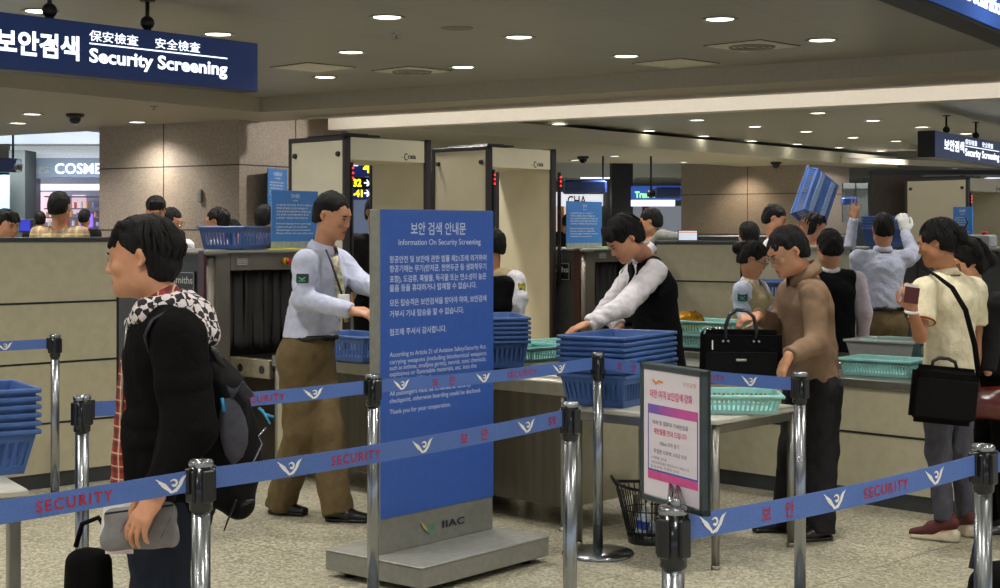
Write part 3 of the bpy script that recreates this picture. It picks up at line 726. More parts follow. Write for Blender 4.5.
# ---------------- blue notices on machines ----------------
def notice(label,px0,px1,pt,pb,Y0,Y1,foot=True,lines=9,head='안내문',sub='Notice'):
    a=at(px0,pb,Y0); c=at(px1,pb,Y1); d=V(c.x-a.x,c.y-a.y,0); wd=d.length; d.normalize(); z0=a.z; z1=at(px0,pt,Y0).z
    t=thing('acrylic_notice',label,'sign',(a.x,a.y,z0),angle(d)); h=z1-z0
    fh=h*.14 if foot else 0
    b=MB(); b.box((0,0,fh),(wd,.012,h),bev=.001); pn=b.build('blue_sheet',mat('notice_blue',(62,124,196),.35,var=.02),t)
    if foot:
        b=MB(); b.box((0,0,0),(wd,.012,fh)); b.box((0,-.06,0),(wd,.07,.008)); b.build('foot_stand',mat('acrylic_grey',(160,168,160),.3),t)
    b=MB(); F_=lambda x,z:frame(V(x,-.0015,z),V(1,0,0),V(0,0,1),V(0,-1,0))
    b.text(head,F_(wd/2,h*.88),h*.075,'CENTER',bold=.003); b.text(sub,F_(wd/2,h*.82),h*.04,'CENTER')
    rng=random.Random(int(px0))
    src=['안내문을 확인하여 주시기 바랍니다','액체류 및 젤류는 반입이 제한됩니다','보안검색에 협조하여 주십시오','모든 승객은 보안검색을 받아야 합니다','노트북은 가방에서 꺼내 주십시오']
    eng=['Please follow the security rules','Remove laptops from your bags','Liquids and gels are restricted','All passengers must be screened']
    for i in range(lines):
        z=h*(.74-.054*i) if i<5 else h*(.70-.054*i); s=src[i%5] if i<5 else eng[i%4]
        b.text(s,F_(wd*.09,z),h*.035,width=wd*rng.uniform(.6,.82),bold=.01)
    b.build('white_lettering',M_white,pn)
    return t
notice('pale blue notice standing on the first x-ray machine, behind the officer\'s head',272,318,190,250,9.98,10.33)
notice('pale blue notice standing on the second x-ray machine, left of the vest man\'s head',567,602,201,250,12.5,12.85,head='안내',sub='Notice')
notice('dark blue poster fixed to the granite column',268,287,168,224,21.2,21.9,foot=False,head='사진촬영금지',sub='No Photography')
notice('small blue notice in front of the far right metal detector',953,972,207,251,12.3,12.1,foot=False,lines=6)
# ---------------- black wire wastebasket ----------------
o=at(652,538,7.35); wb=thing('wire_basket','black wire basket with crumpled plastic inside, on the floor beside the white table','basket',(o.x,o.y,0))
b=MB(); b.lathe([(0,.0),(.105,0),(.108,.01),(.108,.055),(.104,.055),(.104,.012),(0,.012)],n=32,sx=1.1,sy=.9); b.build('solid_bottom',M_black,wb)
b=MB(); 
for k in range(34):
    a=2*PI*k/34; b.tube([(.106*1.1*math.cos(a),.106*.9*math.sin(a),.03),(.158*1.1*math.cos(a),.158*.9*math.sin(a),.27)],.0035,n=5)
for z,r in ((.06,.113),(.165,.135)): b.tube([(r*1.1*math.cos(a),r*.9*math.sin(a),z) for a in [k*PI/18 for k in range(36)]],.0035,n=5,closed=True)
b.build('wire_wall',M_black,wb)
b=MB(); b.tube([(.16*1.1*math.cos(a),.16*.9*math.sin(a),.275+.02*abs(math.cos(a))**3) for a in [k*PI/20 for k in range(40)]],.008,n=8,closed=True); b.build('rim',M_black,wb)
for s in (-1,1):
    b=MB(); b.tube([(s*.17,-.045,.28),(s*.195,-.04,.315),(s*.2,0,.325),(s*.195,.04,.315),(s*.17,.045,.28)],.007,n=8); b.build('handle',M_black,wb)
bt=thing('water_bottle','clear plastic bottle with a blue label standing in the wire basket','bottle',(o.x-.065,o.y-.04,.016))
b=MB(); b.lathe([(0,0),(.026,0),(.03,.01),(.03,.12),(.026,.135),(.012,.155),(.012,.17),(0,.17)],n=20); b.build('bottle_body',mat('clear_bottle',(190,200,215),.08,var=.02,spec=1),bt)
b=MB(); b.lathe([(.0308,.06),(.0308,.10)],n=20); b.build('blue_label',mat('label_blue',(40,70,170),.4),bt)
b=MB(); b.lathe([(0.0,.168),(.014,.168),(.014,.186),(0,.186)],n=16); b.build('bottle_cap',M_white,bt)
bt.rotation_euler=(math.radians(0),math.radians(12),0)
for i,(x,y,r) in enumerate(((.045,.0,.045),(.0,.045,.04),(.065,-.045,.032))):
    cr=thing('plastic_wrap','%s ball of crumpled clear plastic in the wire basket'%('largest','rear','smallest')[i],'plastic wrap',(o.x+x,o.y+y,.016+r))
    bm_=MB(); bm_.ell((0,0,0),r,n=20)
    for v in bm_.bm.verts: v.co*=random.uniform(.72,1.08)
    bm_.build('crumpled_film',mat('clear_bottle',(190,200,215),.08),cr,smooth=False)
# ---------------- monitor ----------------
o=at(690,237,12.75); mo=thing('monitor','small lit monitor on the top edge of the beige partition','monitor',(o.x,o.y,1.445),math.radians(-15))
b=MB(); b.box((-.16,-.01,.02),(.16,.02,.20),bev=.006); b.box((-.06,-.03,0),(.06,.06,.02),bev=.004); b.build('casing',M_black,mo)
b=MB(); b.box((-.145,-.012,.04),(.145,-.009,.185)); b.build('screen',glow('screen_glow',(205,215,235),.55),mo)
b=MB(); b.box((-.145,-.014,.155),(.145,-.0121,.17)); 
b.build('screen_bar',glow('screen_orange',(235,150,90),.5),mo)
mo.scale=(.55,.55,.55); mo.location=(mo.location.x+.02,13.05,1.428)

def card(px,py,Y,z,rz,lab,m,sx=.12):
    o=at(px,py,Y); t=thing('paper_card',lab,'card',(o.x,o.y,z),rz); b=MB(); b.poly([(-sx,-.07,0),(sx,-.07,0),(sx,.07,.0),(-sx,.07,0)],h=.004); b.poly([(-sx*.9,-.07,.004),(sx*.95,-.06,.004),(sx,.08,.012),(-sx*.85,.07,.008)],h=.002); b.build('sheet',m,t)
card(284,249,10.02,1.401,math.radians(40),'yellow card lying on the first x-ray machine in front of the pale blue notice',mat('yellow_card',(214,208,60),.6))
card(609,250,12.75,1.386,math.radians(40),'pale green card lying on the second x-ray machine',mat('green_card',(170,190,120),.6),.14)
o=at(990,248,11.35); cb=thing('control_box','light grey control box with a red button on the slate x-ray machine','control box',(o.x,o.y+.25,1.40),math.radians(-45))
b=MB(); b.box((-.12,-.06,0),(.12,.06,.10),bev=.012); b.build('casing',mat('box_grey',(150,154,156),.4),cb); b=MB(); b.cyl((.06,-.03,.10),(.06,-.03,.125),.022,n=16); b.build('red_button',mat('red_plastic',(185,30,26),.35),cb)
# ---------------- hanging light-box signs ----------------
M_sign=mat('lightbox_blue',(34,54,104),.35,var=.02,emit=.28)
M_slet=glow('lightbox_white',(240,246,255),1.6)
M_case=mat('black_casing',(22,21,20),.45)
def hang_sign(label,o,L0,L1,z0,z1,dep,hangers,zc,D=W):
    """face runs along W from o+W*L0 to o+W*L1, looking towards U"""
    t=thing('hanging_sign',label,'sign',(o.x,o.y,0),angle(D))     # local x=W, local y=-U (behind)
    b=MB(); b.box((L0,.004,z0),(L1,dep,z1),bev=.006); b.build('casing',M_case,t)
    b=MB(); b.box((L0+.004,-.002,z0+.004),(L1-.004,.006,z1-.004)); f=b.build('blue_face',M_sign,t)
    for x in hangers:
        b=MB(); b.cyl((x,dep/2,z1+.03),(x,dep/2,zc),.016,n=12); b.ell((x,dep/2,z1+.07),(.055,.055,.055)); b.cyl((x,dep/2,z1),(x,dep/2,z1+.04),.03,n=12); b.cyl((x,dep/2,zc-.012),(x,dep/2,zc),.06,n=16)
        b.build('hanger',M_case,t)
    return t,f
def sgn(o,px,py,D=W):
    t=tpx(o,D,px); return t,CAMH-(py-HY)/FPX*(o.y+D.y*t)
s1o=V(-1.97,12.2,0); W1=V(.655,.756,0)
t1,f1=hang_sign('large blue Security Screening sign hanging at top left',s1o,-5.0,0,2.66,3.055,.22,[tpx(s1o,W1,58),tpx(s1o,W1,156),-4.4],3.3,W1)
T=MB(); F1=lambda x,z:frame(V(x,-.004,z),V(1,0,0),V(0,0,1),V(0,-1,0))
def put(T,F,o,txt,p0,p1,py,h,bold=.02,sp=1):
    x0,z=sgn(o,p0,py); x1,_=sgn(o,p1,py); T.text(txt,F(x0,z),h,width=x1-x0,bold=bold,spacing=sp)
xa,_=sgn(s1o,-5,50,W1); xb,_=sgn(s1o,79,50,W1)
T.text('보안검색',F1(xa,2.785),.185,width=xb-xa,bold=.035)
xa,_=sgn(s1o,89,50,W1); xb,_=sgn(s1o,138,50,W1); T.text('保安檢査',F1(xa,2.93),.085,width=xb-xa,bold=.008)
xa,_=sgn(s1o,155,50,W1); xb,_=sgn(s1o,200,50,W1); T.text('安全檢査',F1(xa,2.93),.085,width=xb-xa,bold=.008)
xa,_=sgn(s1o,89,50,W1); xb,_=sgn(s1o,227,50,W1); T.text('Security Screening',F1(xa,2.77),.14,width=xb-xa,bold=.03)
T.box((xa,-.005,2.898),(xb,-.004,2.908)); T.build('lettering',M_slet,f1)
# second copy of the sign further right
s2o=V(6.38,22.0,0)
t2,f2=hang_sign('distant blue Security Screening sign with a black end cap at the right edge',s2o,0,5.0,2.62,3.01,.26,[1.0,2.6],3.3)
T=MB()
xa,_=sgn(s2o,944,150); xb,_=sgn(s2o,964,150); T.text('보안검색',F1(xa,2.76),.18,width=xb-xa,bold=.035)
xa,_=sgn(s2o,965,150); xb,_=sgn(s2o,999,150); T.text('Security Screening',F1(xa,2.71),.16,width=xb-xa,bold=.03)
T.box((xa,-.005,2.85),(xb,-.004,2.862))
xb2,_=sgn(s2o,977,150); T.text('保安檢査',F1(xa,2.89),.09,width=xb2-xa,bold=.008)
xa,_=sgn(s2o,982,150); xb2,_=sgn(s2o,993,150); T.text('安全檢査',F1(xa,2.89),.09,width=xb2-xa,bold=.008)
T.build('lettering',M_slet,f2)
# big sign close at top right
s3o=V(2.09,7.75,0)
t3,f3=hang_sign('big blue sign reading Declaration, close overhead at the top right corner',s3o,-.5,3.2,2.77,3.2,.17,[.6,2.4],3.3)
f3.data.materials[0]=mat('lightbox_brightblue',(48,88,168),.35,var=.02,emit=.4)
T=MB(); xa,_=sgn(s3o,966,5); xb,_=sgn(s3o,1000,5); T.text('Declaration',F1(xa,2.865),.14,width=(xb-xa)*1.12,bold=.02); T.build('lettering',M_slet,f3)
b=MB(); b.box((-.5,.001,2.745),(3.2,.18,2.77),bev=.004); b.build('lower_rail',M_case,t3)
# ---------------- ceiling fixtures ----------------
M_lamp=glow('lamp_diffuser',(255,250,232),7)
def downlight_proto():
    t=thing('downlight','','ceiling light')
    b=MB(); b.lathe([(.118,0),(.15,0),(.152,-.008),(.145,-.012),(.115,-.004),(.11,.0),(.11,.0)],n=32); b.build('trim_ring',mat('ring_metal',(190,188,178),.3,.7),t)
    b=MB(); b.lathe([(0,-.004),(.05,-.0042),(.113,-.003)],n=28); b.build('diffuser',M_lamp,t)
    return t
dl=downlight_proto(); dlu=[False]
LD=bpy.data.lights.new('downlight_lamp','SPOT'); LD.energy=165; LD.spot_size=math.radians(140); LD.spot_blend=.8; LD.shadow_soft_size=.11; LD.color=(1,.965,.90)
LDF=bpy.data.lights.new('background_lamp','SPOT'); LDF.energy=330; LDF.spot_size=math.radians(115); LDF.spot_blend=.8; LDF.shadow_soft_size=.11; LDF.color=(1,.965,.90)
def light(x,y,z,lab,grp,data=LD,scale=1,lamp=True):
    o=dl if not dlu[0] else dup(dl); dlu[0]=True
    o.location=(x,y,z); o['label']=lab; o.scale=(scale,)*3
    if grp: o['group']=grp
    for c_ in list(o.children):
        if c_.type=='LIGHT': bpy.data.objects.remove(c_)
    if lamp:
        l=bpy.data.objects.new('downlight_lamp',data); COL.objects.link(l); l.parent=o; l.location=(0,0,-.03)
def onceil(px,py,z): Y=(z-CAMH)*FPX/(HY-py); return (px-500)/FPX*Y,Y
near=[(387,17,'round ceiling light nearest the top edge, left of centre'),(519,37,'round ceiling light in the middle of the dark near ceiling'),
 (626,56,'round ceiling light right of centre, next to a flat access panel'),(351,52,'round ceiling light above the first metal detector'),
 (463,67,'round ceiling light above the second metal detector'),(325,77,'smallest near ceiling light, just above the beam at left'),
 (720,19,'round ceiling light nearest the square air vent'),(822,40,'round ceiling light left of the big Declaration sign'),
 (40,11,'round ceiling light half hidden by the first sign hanger'),(218,34,'round ceiling light above the right end of the Security Screening sign')]
pts=[]
for px,py,lab in near:
    x,y=onceil(px,py,ZC); pts.append((x,y)); light(x,y,ZC,lab,'round lights in the near ceiling')
# the same grid of lights continues over and behind the photographer
gx,gy=pts[1]
for i in range(-5,6):
    for j in range(-7,1):
        p=V(gx,gy,0)+U*(2.43*i)+W*(2.43*j)
        if p.y>17 or p.y<-5 or p.x>11 or p.x<-8: continue
        inview=p.y>1 and abs(p.x/p.y)<.345 and (ZC-CAMH)/p.y*FPX<236
        if inview or (p.x<0 and (p-P0).dot(U)<.3): continue
        light(p.x,p.y,ZC,'round ceiling light over the queue, outside the photo','ceiling lights over the queue')
for px,py,lab in ((32,114,'small light in the left soffit, left of the camera dome'),(18,123,'brightest small light in the left soffit at the edge of the shops'),(137,122,'small light in the left soffit above the granite column')):
    x,y=onceil(px,py,ZS); light(x,y,ZS,lab,'lights in the left soffit')
C2=[(559,124),(649,130.7),(704,136),(697,120),(755,126.5),(752,141),(806,131.5),(797,144),(818,113),(853,137.5),(839,147.5),(873,120.5),(896,141),(922,127),(966,133.5),(1008,137)]
for i,(px,py) in enumerate(C2):
    x,y=onceil(px,py,3.34); light(x,y,3.34,'round light in the ceiling beyond the white beam','lights beyond the white beam',LDF,lamp=(px,py) not in ((649,130.7),(704,136),(752,141),(697,120),(797,144),(839,147.5)))
for px,py,lab in ((615,156,'light in the low ceiling above the vest man'),(684,162,'light in the low ceiling just above the far column'),(575,160,'light behind the dome camera in the low ceiling'),(955,168,'light above the far right metal detector')):
    x,y=onceil(px,py,3.04); light(x,y,3.04,lab,'',LDF)
def spot(loc,to,e,ang,col=(1,.82,.6),r=.05,blend=.6):
    l=bpy.data.lights.new('column_spot','SPOT'); l.energy=e; l.spot_size=ang; l.spot_blend=blend; l.color=col; l.shadow_soft_size=r
    o=bpy.data.objects.new('column_spot',l); COL.objects.link(o); o.location=loc; d=Vector(to)-Vector(loc); o.rotation_euler=d.to_track_quat('-Z','Y').to_euler(); return o
x_,y_=(P0+U*1.6+W*2.6).x,(P0+U*1.6+W*2.6).y; light(x_,y_,3.34,'added ceiling light beside the granite column, hidden by the beam','',LDF)  # unseen downlight added to brighten the column's right face
# warm wall washers over both stone columns, plus added spots on their right faces
p=V(-3.67,21.12,0)-U*1.49-W*.35; spot((p.x,p.y,3.06),(p.x+W.x*.4,p.y+W.y*.4,1.0),60,math.radians(58),blend=1)
spot((-.9,20.9,3.25),(-3.2,21.9,2.3),170,math.radians(80),(1,.96,.9),blend=1)  # added spot, brightens the right face of the near column
p=V(7.2,33.8,0)-U*1.75-W*.7; spot((p.x,p.y,3.0),(p.x+W.x*.7,p.y+W.y*.7,1.4),75,math.radians(105),blend=1)
spot((9.6,33.0,3.2),(7.5,34.4,2.4),150,math.radians(80),(1,.96,.9),blend=1)  # added spot, brightens the right face of the far column
for p in (V(7.2,33.8,0)+U*1.2+W*.6,): light(p.x,p.y,3.34,'added ceiling light right of the far column','',LDF)  # extra downlight added to light the far column's right face
# air vents and access panels
def vent(px,py,size,round_,lab,z=ZC):
    x,y=onceil(px,py,z); t=thing('air_vent' if round_ else 'access_panel',lab,'air vent' if round_ else 'ceiling panel',(x,y,z),angle(P))
    s=size/2; b=MB(); b.box((-s,-s,-.012),(s,s,.0),bev=.002); b.build('face_plate',mat('vent_paint',(214,210,194),.5),t)
    b=MB()
    for a,c_ in (((-s-.02,-s-.02),(s+.02,-s)),((-s-.02,s),(s+.02,s+.02)),((-s-.02,-s),(-s,s)),((s,-s),(s+.02,s))): b.box((a[0],a[1],-.004),(c_[0],c_[1],0))
    b.build('shadow_gap',M_line,t)
    if round_:
        b=MB()
        for r in (.09,.15,.21): b.tube([(r*math.cos(a),r*math.sin(a),-.016) for a in [k*PI/16 for k in range(32)]],.012,n=6,closed=True)
        b.build('diffuser_ring',M_grey,t)
vent(752,45.5,.62,True,'square air vent with round diffuser near the top right')
vent(412,70.5,.60,True,'square air vent with round diffuser above the metal detectors')
vent(313,67,.62,False,'square access panel above the first metal detector')
vent(676,63,.62,False,'square access panel beside the light right of centre')
x,y=onceil(457,28,ZC); t=thing('ceiling_speaker','round flush speaker grille in the near ceiling','speaker',(x,y,ZC))
b=MB(); b.lathe([(0,-.006),(.13,-.006),(.14,-.004),(.142,0)],n=32); b.build('grille',mat('grille_paint',(120,116,100),.6),t)
for px,py,z,lab in ((75,114,ZS,'dark dome camera in the left soffit'),(583,156.5,3.04,'dark dome camera above the second notice'),(776,162,3.04,'dark dome camera above the far granite column')):
    x,y=onceil(px,py,z); t=thing('dome_camera',lab,'camera',(x,y,z),0)
    b=MB(); b.lathe([(0,-.05),(.10,-.05),(.12,-.03),(.12,0),(0,0)],n=24); b.build('housing',M_black,t)
    b=MB(); b.lathe([(0,-.14),(.05,-.125),(.075,-.09),(.08,-.05)],n=24); b.build('dome',mat('smoked_dome',(14,14,16),.08),t)
for px,py in ((396,34),(154,106)):
    z=ZC if px>200 else ZS
    x,y=onceil(px,py,z); t=thing('sprinkler','small fire sprinkler in the %s'%('near ceiling' if px>200 else 'left soffit'),'sprinkler',(x,y,z))
    b=MB(); b.lathe([(0,-.05),(.025,-.05),(.025,-.046),(.006,-.04),(.008,-.008),(.05,-.006),(.052,0)],n=16); b.build('head',M_chrome,t)
# ---------------- left background: shops ----------------
def boxpx(mb,x0,x1,y0,y1,Y,d,mi=0,bev=0):
    a=at(x0,y1,Y); c=at(x1,y0,Y); mb.box((a.x,Y,a.z),(c.x,Y+d,c.z),mi=mi,bev=bev); return mb
M_shopw=glow('shop_glow',(225,228,245),1.5); M_pinkw=glow('shop_pink',(235,205,215),.8)
sh=thing('shop','brightly lit cosmetics shop with a glowing COSMETICS fascia in the left background','shop',(0,0,0))
b=MB(); boxpx(b,26,135,158,177,34,.5); fa=b.build('fascia',mat('fascia_grey',(118,136,154),.5,var=.03,emit=.25),sh)  # faint emission lifts the fascia's brightness
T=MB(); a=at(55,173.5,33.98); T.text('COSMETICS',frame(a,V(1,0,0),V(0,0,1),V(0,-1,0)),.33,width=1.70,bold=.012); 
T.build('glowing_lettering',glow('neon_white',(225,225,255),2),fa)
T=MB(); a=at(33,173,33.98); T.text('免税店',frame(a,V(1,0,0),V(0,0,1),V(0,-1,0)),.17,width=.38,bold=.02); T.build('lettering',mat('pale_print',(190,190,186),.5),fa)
b=MB(); boxpx(b,10,135,146,158,34.2,.4); b.build('upper_wall',mat('shop_white',(206,212,218),.4,emit=.45),sh)  # wall brightened by emission, it holds no lamp
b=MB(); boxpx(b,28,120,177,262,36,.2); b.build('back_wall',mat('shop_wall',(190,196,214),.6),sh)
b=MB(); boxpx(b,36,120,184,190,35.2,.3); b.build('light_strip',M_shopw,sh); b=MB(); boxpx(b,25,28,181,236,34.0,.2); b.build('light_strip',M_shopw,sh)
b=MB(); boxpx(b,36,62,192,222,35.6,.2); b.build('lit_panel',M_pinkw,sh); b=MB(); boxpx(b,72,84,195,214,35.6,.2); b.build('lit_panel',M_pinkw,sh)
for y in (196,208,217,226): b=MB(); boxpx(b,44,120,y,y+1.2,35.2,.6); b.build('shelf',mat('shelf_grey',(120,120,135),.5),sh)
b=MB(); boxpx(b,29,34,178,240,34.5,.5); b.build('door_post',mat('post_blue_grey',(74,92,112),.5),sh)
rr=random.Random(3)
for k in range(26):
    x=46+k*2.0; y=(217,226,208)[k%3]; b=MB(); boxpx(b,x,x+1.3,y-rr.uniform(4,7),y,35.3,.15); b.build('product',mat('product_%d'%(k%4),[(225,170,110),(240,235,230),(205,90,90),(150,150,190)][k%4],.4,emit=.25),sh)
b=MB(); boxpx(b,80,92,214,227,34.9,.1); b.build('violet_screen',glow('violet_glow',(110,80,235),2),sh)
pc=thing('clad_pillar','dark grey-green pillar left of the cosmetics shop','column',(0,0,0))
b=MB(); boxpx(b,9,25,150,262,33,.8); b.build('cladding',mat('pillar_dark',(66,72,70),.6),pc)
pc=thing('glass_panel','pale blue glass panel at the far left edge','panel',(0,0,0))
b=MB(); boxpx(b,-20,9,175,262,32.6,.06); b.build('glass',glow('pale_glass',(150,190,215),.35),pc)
pc=thing('hanging_sign','small dark blue hanging sign at the far left edge','sign',(0,0,0))
b=MB(); boxpx(b,-20,15,158,172,28,.25,bev=.03); b.build('casing',mat('navy_casing',(28,38,84),.4),pc)
b=MB(); a=at(17,165,28); b.cyl((a.x-.05,28.1,a.z-.11),(a.x-.05,28.15,a.z+.1),.11,n=20); b.build('bracket',M_chrome,pc)
b=MB(); a=at(13,158,28.1); b.cyl((a.x,28.1,a.z),(a.x,28.1,3.5),.022,n=8); b.build('rod',M_case,pc)
pc=thing('computer_monitor','blue-screened monitor behind the left partition','monitor',(0,0,0))
b=MB(); boxpx(b,19,34,219,233,14,.05,bev=.005); b.build('casing',M_slate,pc); b=MB(); boxpx(b,20,30,220,231,13.99,.008); b.build('screen',glow('blue_screen',(50,60,190),.7),pc)
wl=MB(); wl.box((-34,62,0),(40,62.3,3.6)); struct(wl.build('wall_back',mat('back_wall_paint',(104,108,112),.7)))
b=MB(); b.box((-30,44,3.42),(-9,45.2,3.48)); 
# ---------------- centre background ----------------
cl=thing('light_panel','wide white light panel in the far ceiling above the second notice','ceiling light',(0,0,0))
b=MB(); b.box((2.9,45.5,3.44),(4.35,54,3.5),bev=.01); b.build('diffuser',glow('panel_white',(215,228,245),3),cl)
cl=dup(cl,label='long narrow white light panel in the far ceiling left of the far column'); cl.location=(.0,0,0); cl.scale=(1,1,1)
cl.scale=(1,.3,1); cl.location=(2.1,36,0); 
cl2=thing('light_panel','glowing white panel standing in for ceiling reflections over the cosmetics shop','ceiling light',(0,0,0))
b=MB(); b.box((-12.5,28.6,3.46),(-8.0,33,3.5),bev=.01); b.build('diffuser',glow('reflection_glow',(205,218,238),.9),cl2)  # glow stands in for pale reflections on the shop ceiling
s=thing('shop','bright shop front lettered CHA behind the second notice','shop',(0,0,0))
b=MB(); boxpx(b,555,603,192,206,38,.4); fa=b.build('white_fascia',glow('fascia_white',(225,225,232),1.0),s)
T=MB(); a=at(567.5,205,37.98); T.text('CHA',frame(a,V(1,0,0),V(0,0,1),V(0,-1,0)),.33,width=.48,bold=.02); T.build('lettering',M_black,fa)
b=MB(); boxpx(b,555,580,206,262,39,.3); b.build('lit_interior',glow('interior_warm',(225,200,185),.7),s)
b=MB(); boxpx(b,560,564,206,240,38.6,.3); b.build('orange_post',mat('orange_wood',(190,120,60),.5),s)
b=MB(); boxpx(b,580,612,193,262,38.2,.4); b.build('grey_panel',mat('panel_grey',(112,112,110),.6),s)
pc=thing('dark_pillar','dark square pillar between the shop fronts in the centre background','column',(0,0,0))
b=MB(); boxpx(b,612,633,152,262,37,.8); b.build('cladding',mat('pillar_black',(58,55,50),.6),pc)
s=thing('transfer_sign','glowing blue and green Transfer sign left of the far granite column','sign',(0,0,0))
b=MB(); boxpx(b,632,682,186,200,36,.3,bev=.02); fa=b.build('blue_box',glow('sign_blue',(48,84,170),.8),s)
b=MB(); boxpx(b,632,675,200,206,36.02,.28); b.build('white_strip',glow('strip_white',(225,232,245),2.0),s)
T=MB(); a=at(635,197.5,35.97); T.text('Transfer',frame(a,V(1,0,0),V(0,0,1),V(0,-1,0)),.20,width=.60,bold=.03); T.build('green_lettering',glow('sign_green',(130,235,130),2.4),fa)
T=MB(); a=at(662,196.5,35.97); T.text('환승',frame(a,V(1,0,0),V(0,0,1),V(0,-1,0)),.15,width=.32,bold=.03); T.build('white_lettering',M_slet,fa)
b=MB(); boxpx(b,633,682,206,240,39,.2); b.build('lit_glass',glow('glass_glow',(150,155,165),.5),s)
b=MB(); boxpx(b,643,649,206,240,38.6,.3); b.build('orange_post',mat('orange_wood',(190,120,60),.5),s)
for x0,x1,y0,y1,lab in ((563,607,180,194,'tilted dark blue sign hanging in front of the CHA shop'),(655,682,187,198,'dark blue sign hanging in front of the Transfer sign')):
    pc=thing('hanging_sign',lab,'sign',(0,0,0)); b=MB(); boxpx(b,x0,x1,y0,y1,30,.3,bev=.04); b.build('casing',mat('navy_blue',(44,66,130),.25,var=.1),pc)
    b=MB(); xx=(x1-4) if x0<600 else x0-4; a=at(xx,y0+4,30.1); b.cyl((a.x,30.1,a.z),(a.x,30.1,3.5),.02,n=8); b.ell((a.x,30.1,a.z-.05),.09); b.build('rod',M_case,pc)
dk=thing('dark_counter','low dark counter behind the man leaning on the partition','counter',(0,0,0))
b=MB(); b.box((1.1,26,0),(6,26.8,1.46),bev=.02); b.build('counter_body',M_slate,dk)
for lx,ly,le in ((-10.5,31.5,260),(3.5,40,300),(4,52,400),(-11,42,300),(9,44,250)):  # added area lights that brighten the far shop background
    l=bpy.data.lights.new('shop_glow','AREA'); l.size=2.5; l.energy=le; l.color=(.92,.96,1); o=bpy.data.objects.new('shop_glow',l); COL.objects.link(o); o.location=(lx,ly,3.42)
# departure board seen through the first detector
s=thing('gate_sign','gate sign with yellow numbers 4, 32, 41 seen through the first metal detector','sign',(0,0,0))
b=MB(); boxpx(b,330,379,157,176,30,.3); boxpx(b,330,375,190,199.5,30,.3); f_=b.build('blue_box',glow('gate_blue',(30,44,110),.5),s)
b=MB(); boxpx(b,330,374.5,177.5,189,30,.3); f2_=b.build('black_box',M_black,s)
b=MB(); boxpx(b,349,379,200,238,31,.2); boxpx(b,365,380,150,262,31.2,.2); b.build('glass_backing',glow('gate_glass',(120,134,160),.45),s)
FF=lambda px,py: frame(at(px,py,29.97),V(1,0,0),V(0,0,1),V(0,-1,0))
T=MB(); T.text('4',FF(363,172.5),.30,bold=.03); T.text('32',FF(353,186.2),.20,width=.17,bold=.04); T.text('-41',FF(352.5,196.6),.19,width=.20,bold=.04); T.build('yellow_numbers',glow('sign_yellow',(255,225,30),2.2),f_)
T=MB(); T.text('→',FF(364,186),.2,width=.11,bold=.03); T.text('→',FF(364,196.4),.2,width=.11,bold=.03); boxpx(T,330,358,163,166,29.97,.02); boxpx(T,370,378,164,167,29.97,.02); T.build('white_arrows',M_slet,f_)
# brown screen and beam at far right
br=thing('brown_screen','dark brown screen wall behind the raised white glove','screen',(0,0,0))
a=at(868,300,19.2); c=at(924,300,18.8); b=MB(); b.box((a.x,18.9,0),(c.x,19.1,1.52+57/1500*19)); b.build('panel',mat('brown_panel',(72,58,46),.5,var=.1,scale=10,stretch=(6,6,1)),br)
b=MB(); b.box((a.x-.03,18.88,1.52+57/1500*19),(c.x+1.2,19.12,1.52+60/1500*19+.02)); b.build('top_rail',M_case,br)
wb_=MB(); 
wb_.poly([(7.5,32.9,3.04),(7.5,33.2,3.04),(14,37.2,3.04),(14,36.9,3.04)],h=.12); struct(wb_.build('trim_far_beam',mat('white_beam_paint',(232,222,206),.5)))
gs=thing('hanging_sign','curved blue sign far behind the waving hand','sign',(0,0,0))
b=MB(); boxpx(b,843,858,197,205,27,.2,bev=.03); b.build('casing',mat('mid_blue',(50,84,160),.4),gs)
gw=thing('glass_partition','grey glass partition behind the waving hand','partition',(0,0,0))
b=MB(); boxpx(b,843,868,183,222,29,.1); b.build('glass',mat('dull_glass',(120,130,132),.2),gw); b=MB(); boxpx(b,843,868,188.5,190,28.98,.02); boxpx(b,855,856.5,183,222,28.98,.02); b.build('glazing_bar',M_slate,gw)
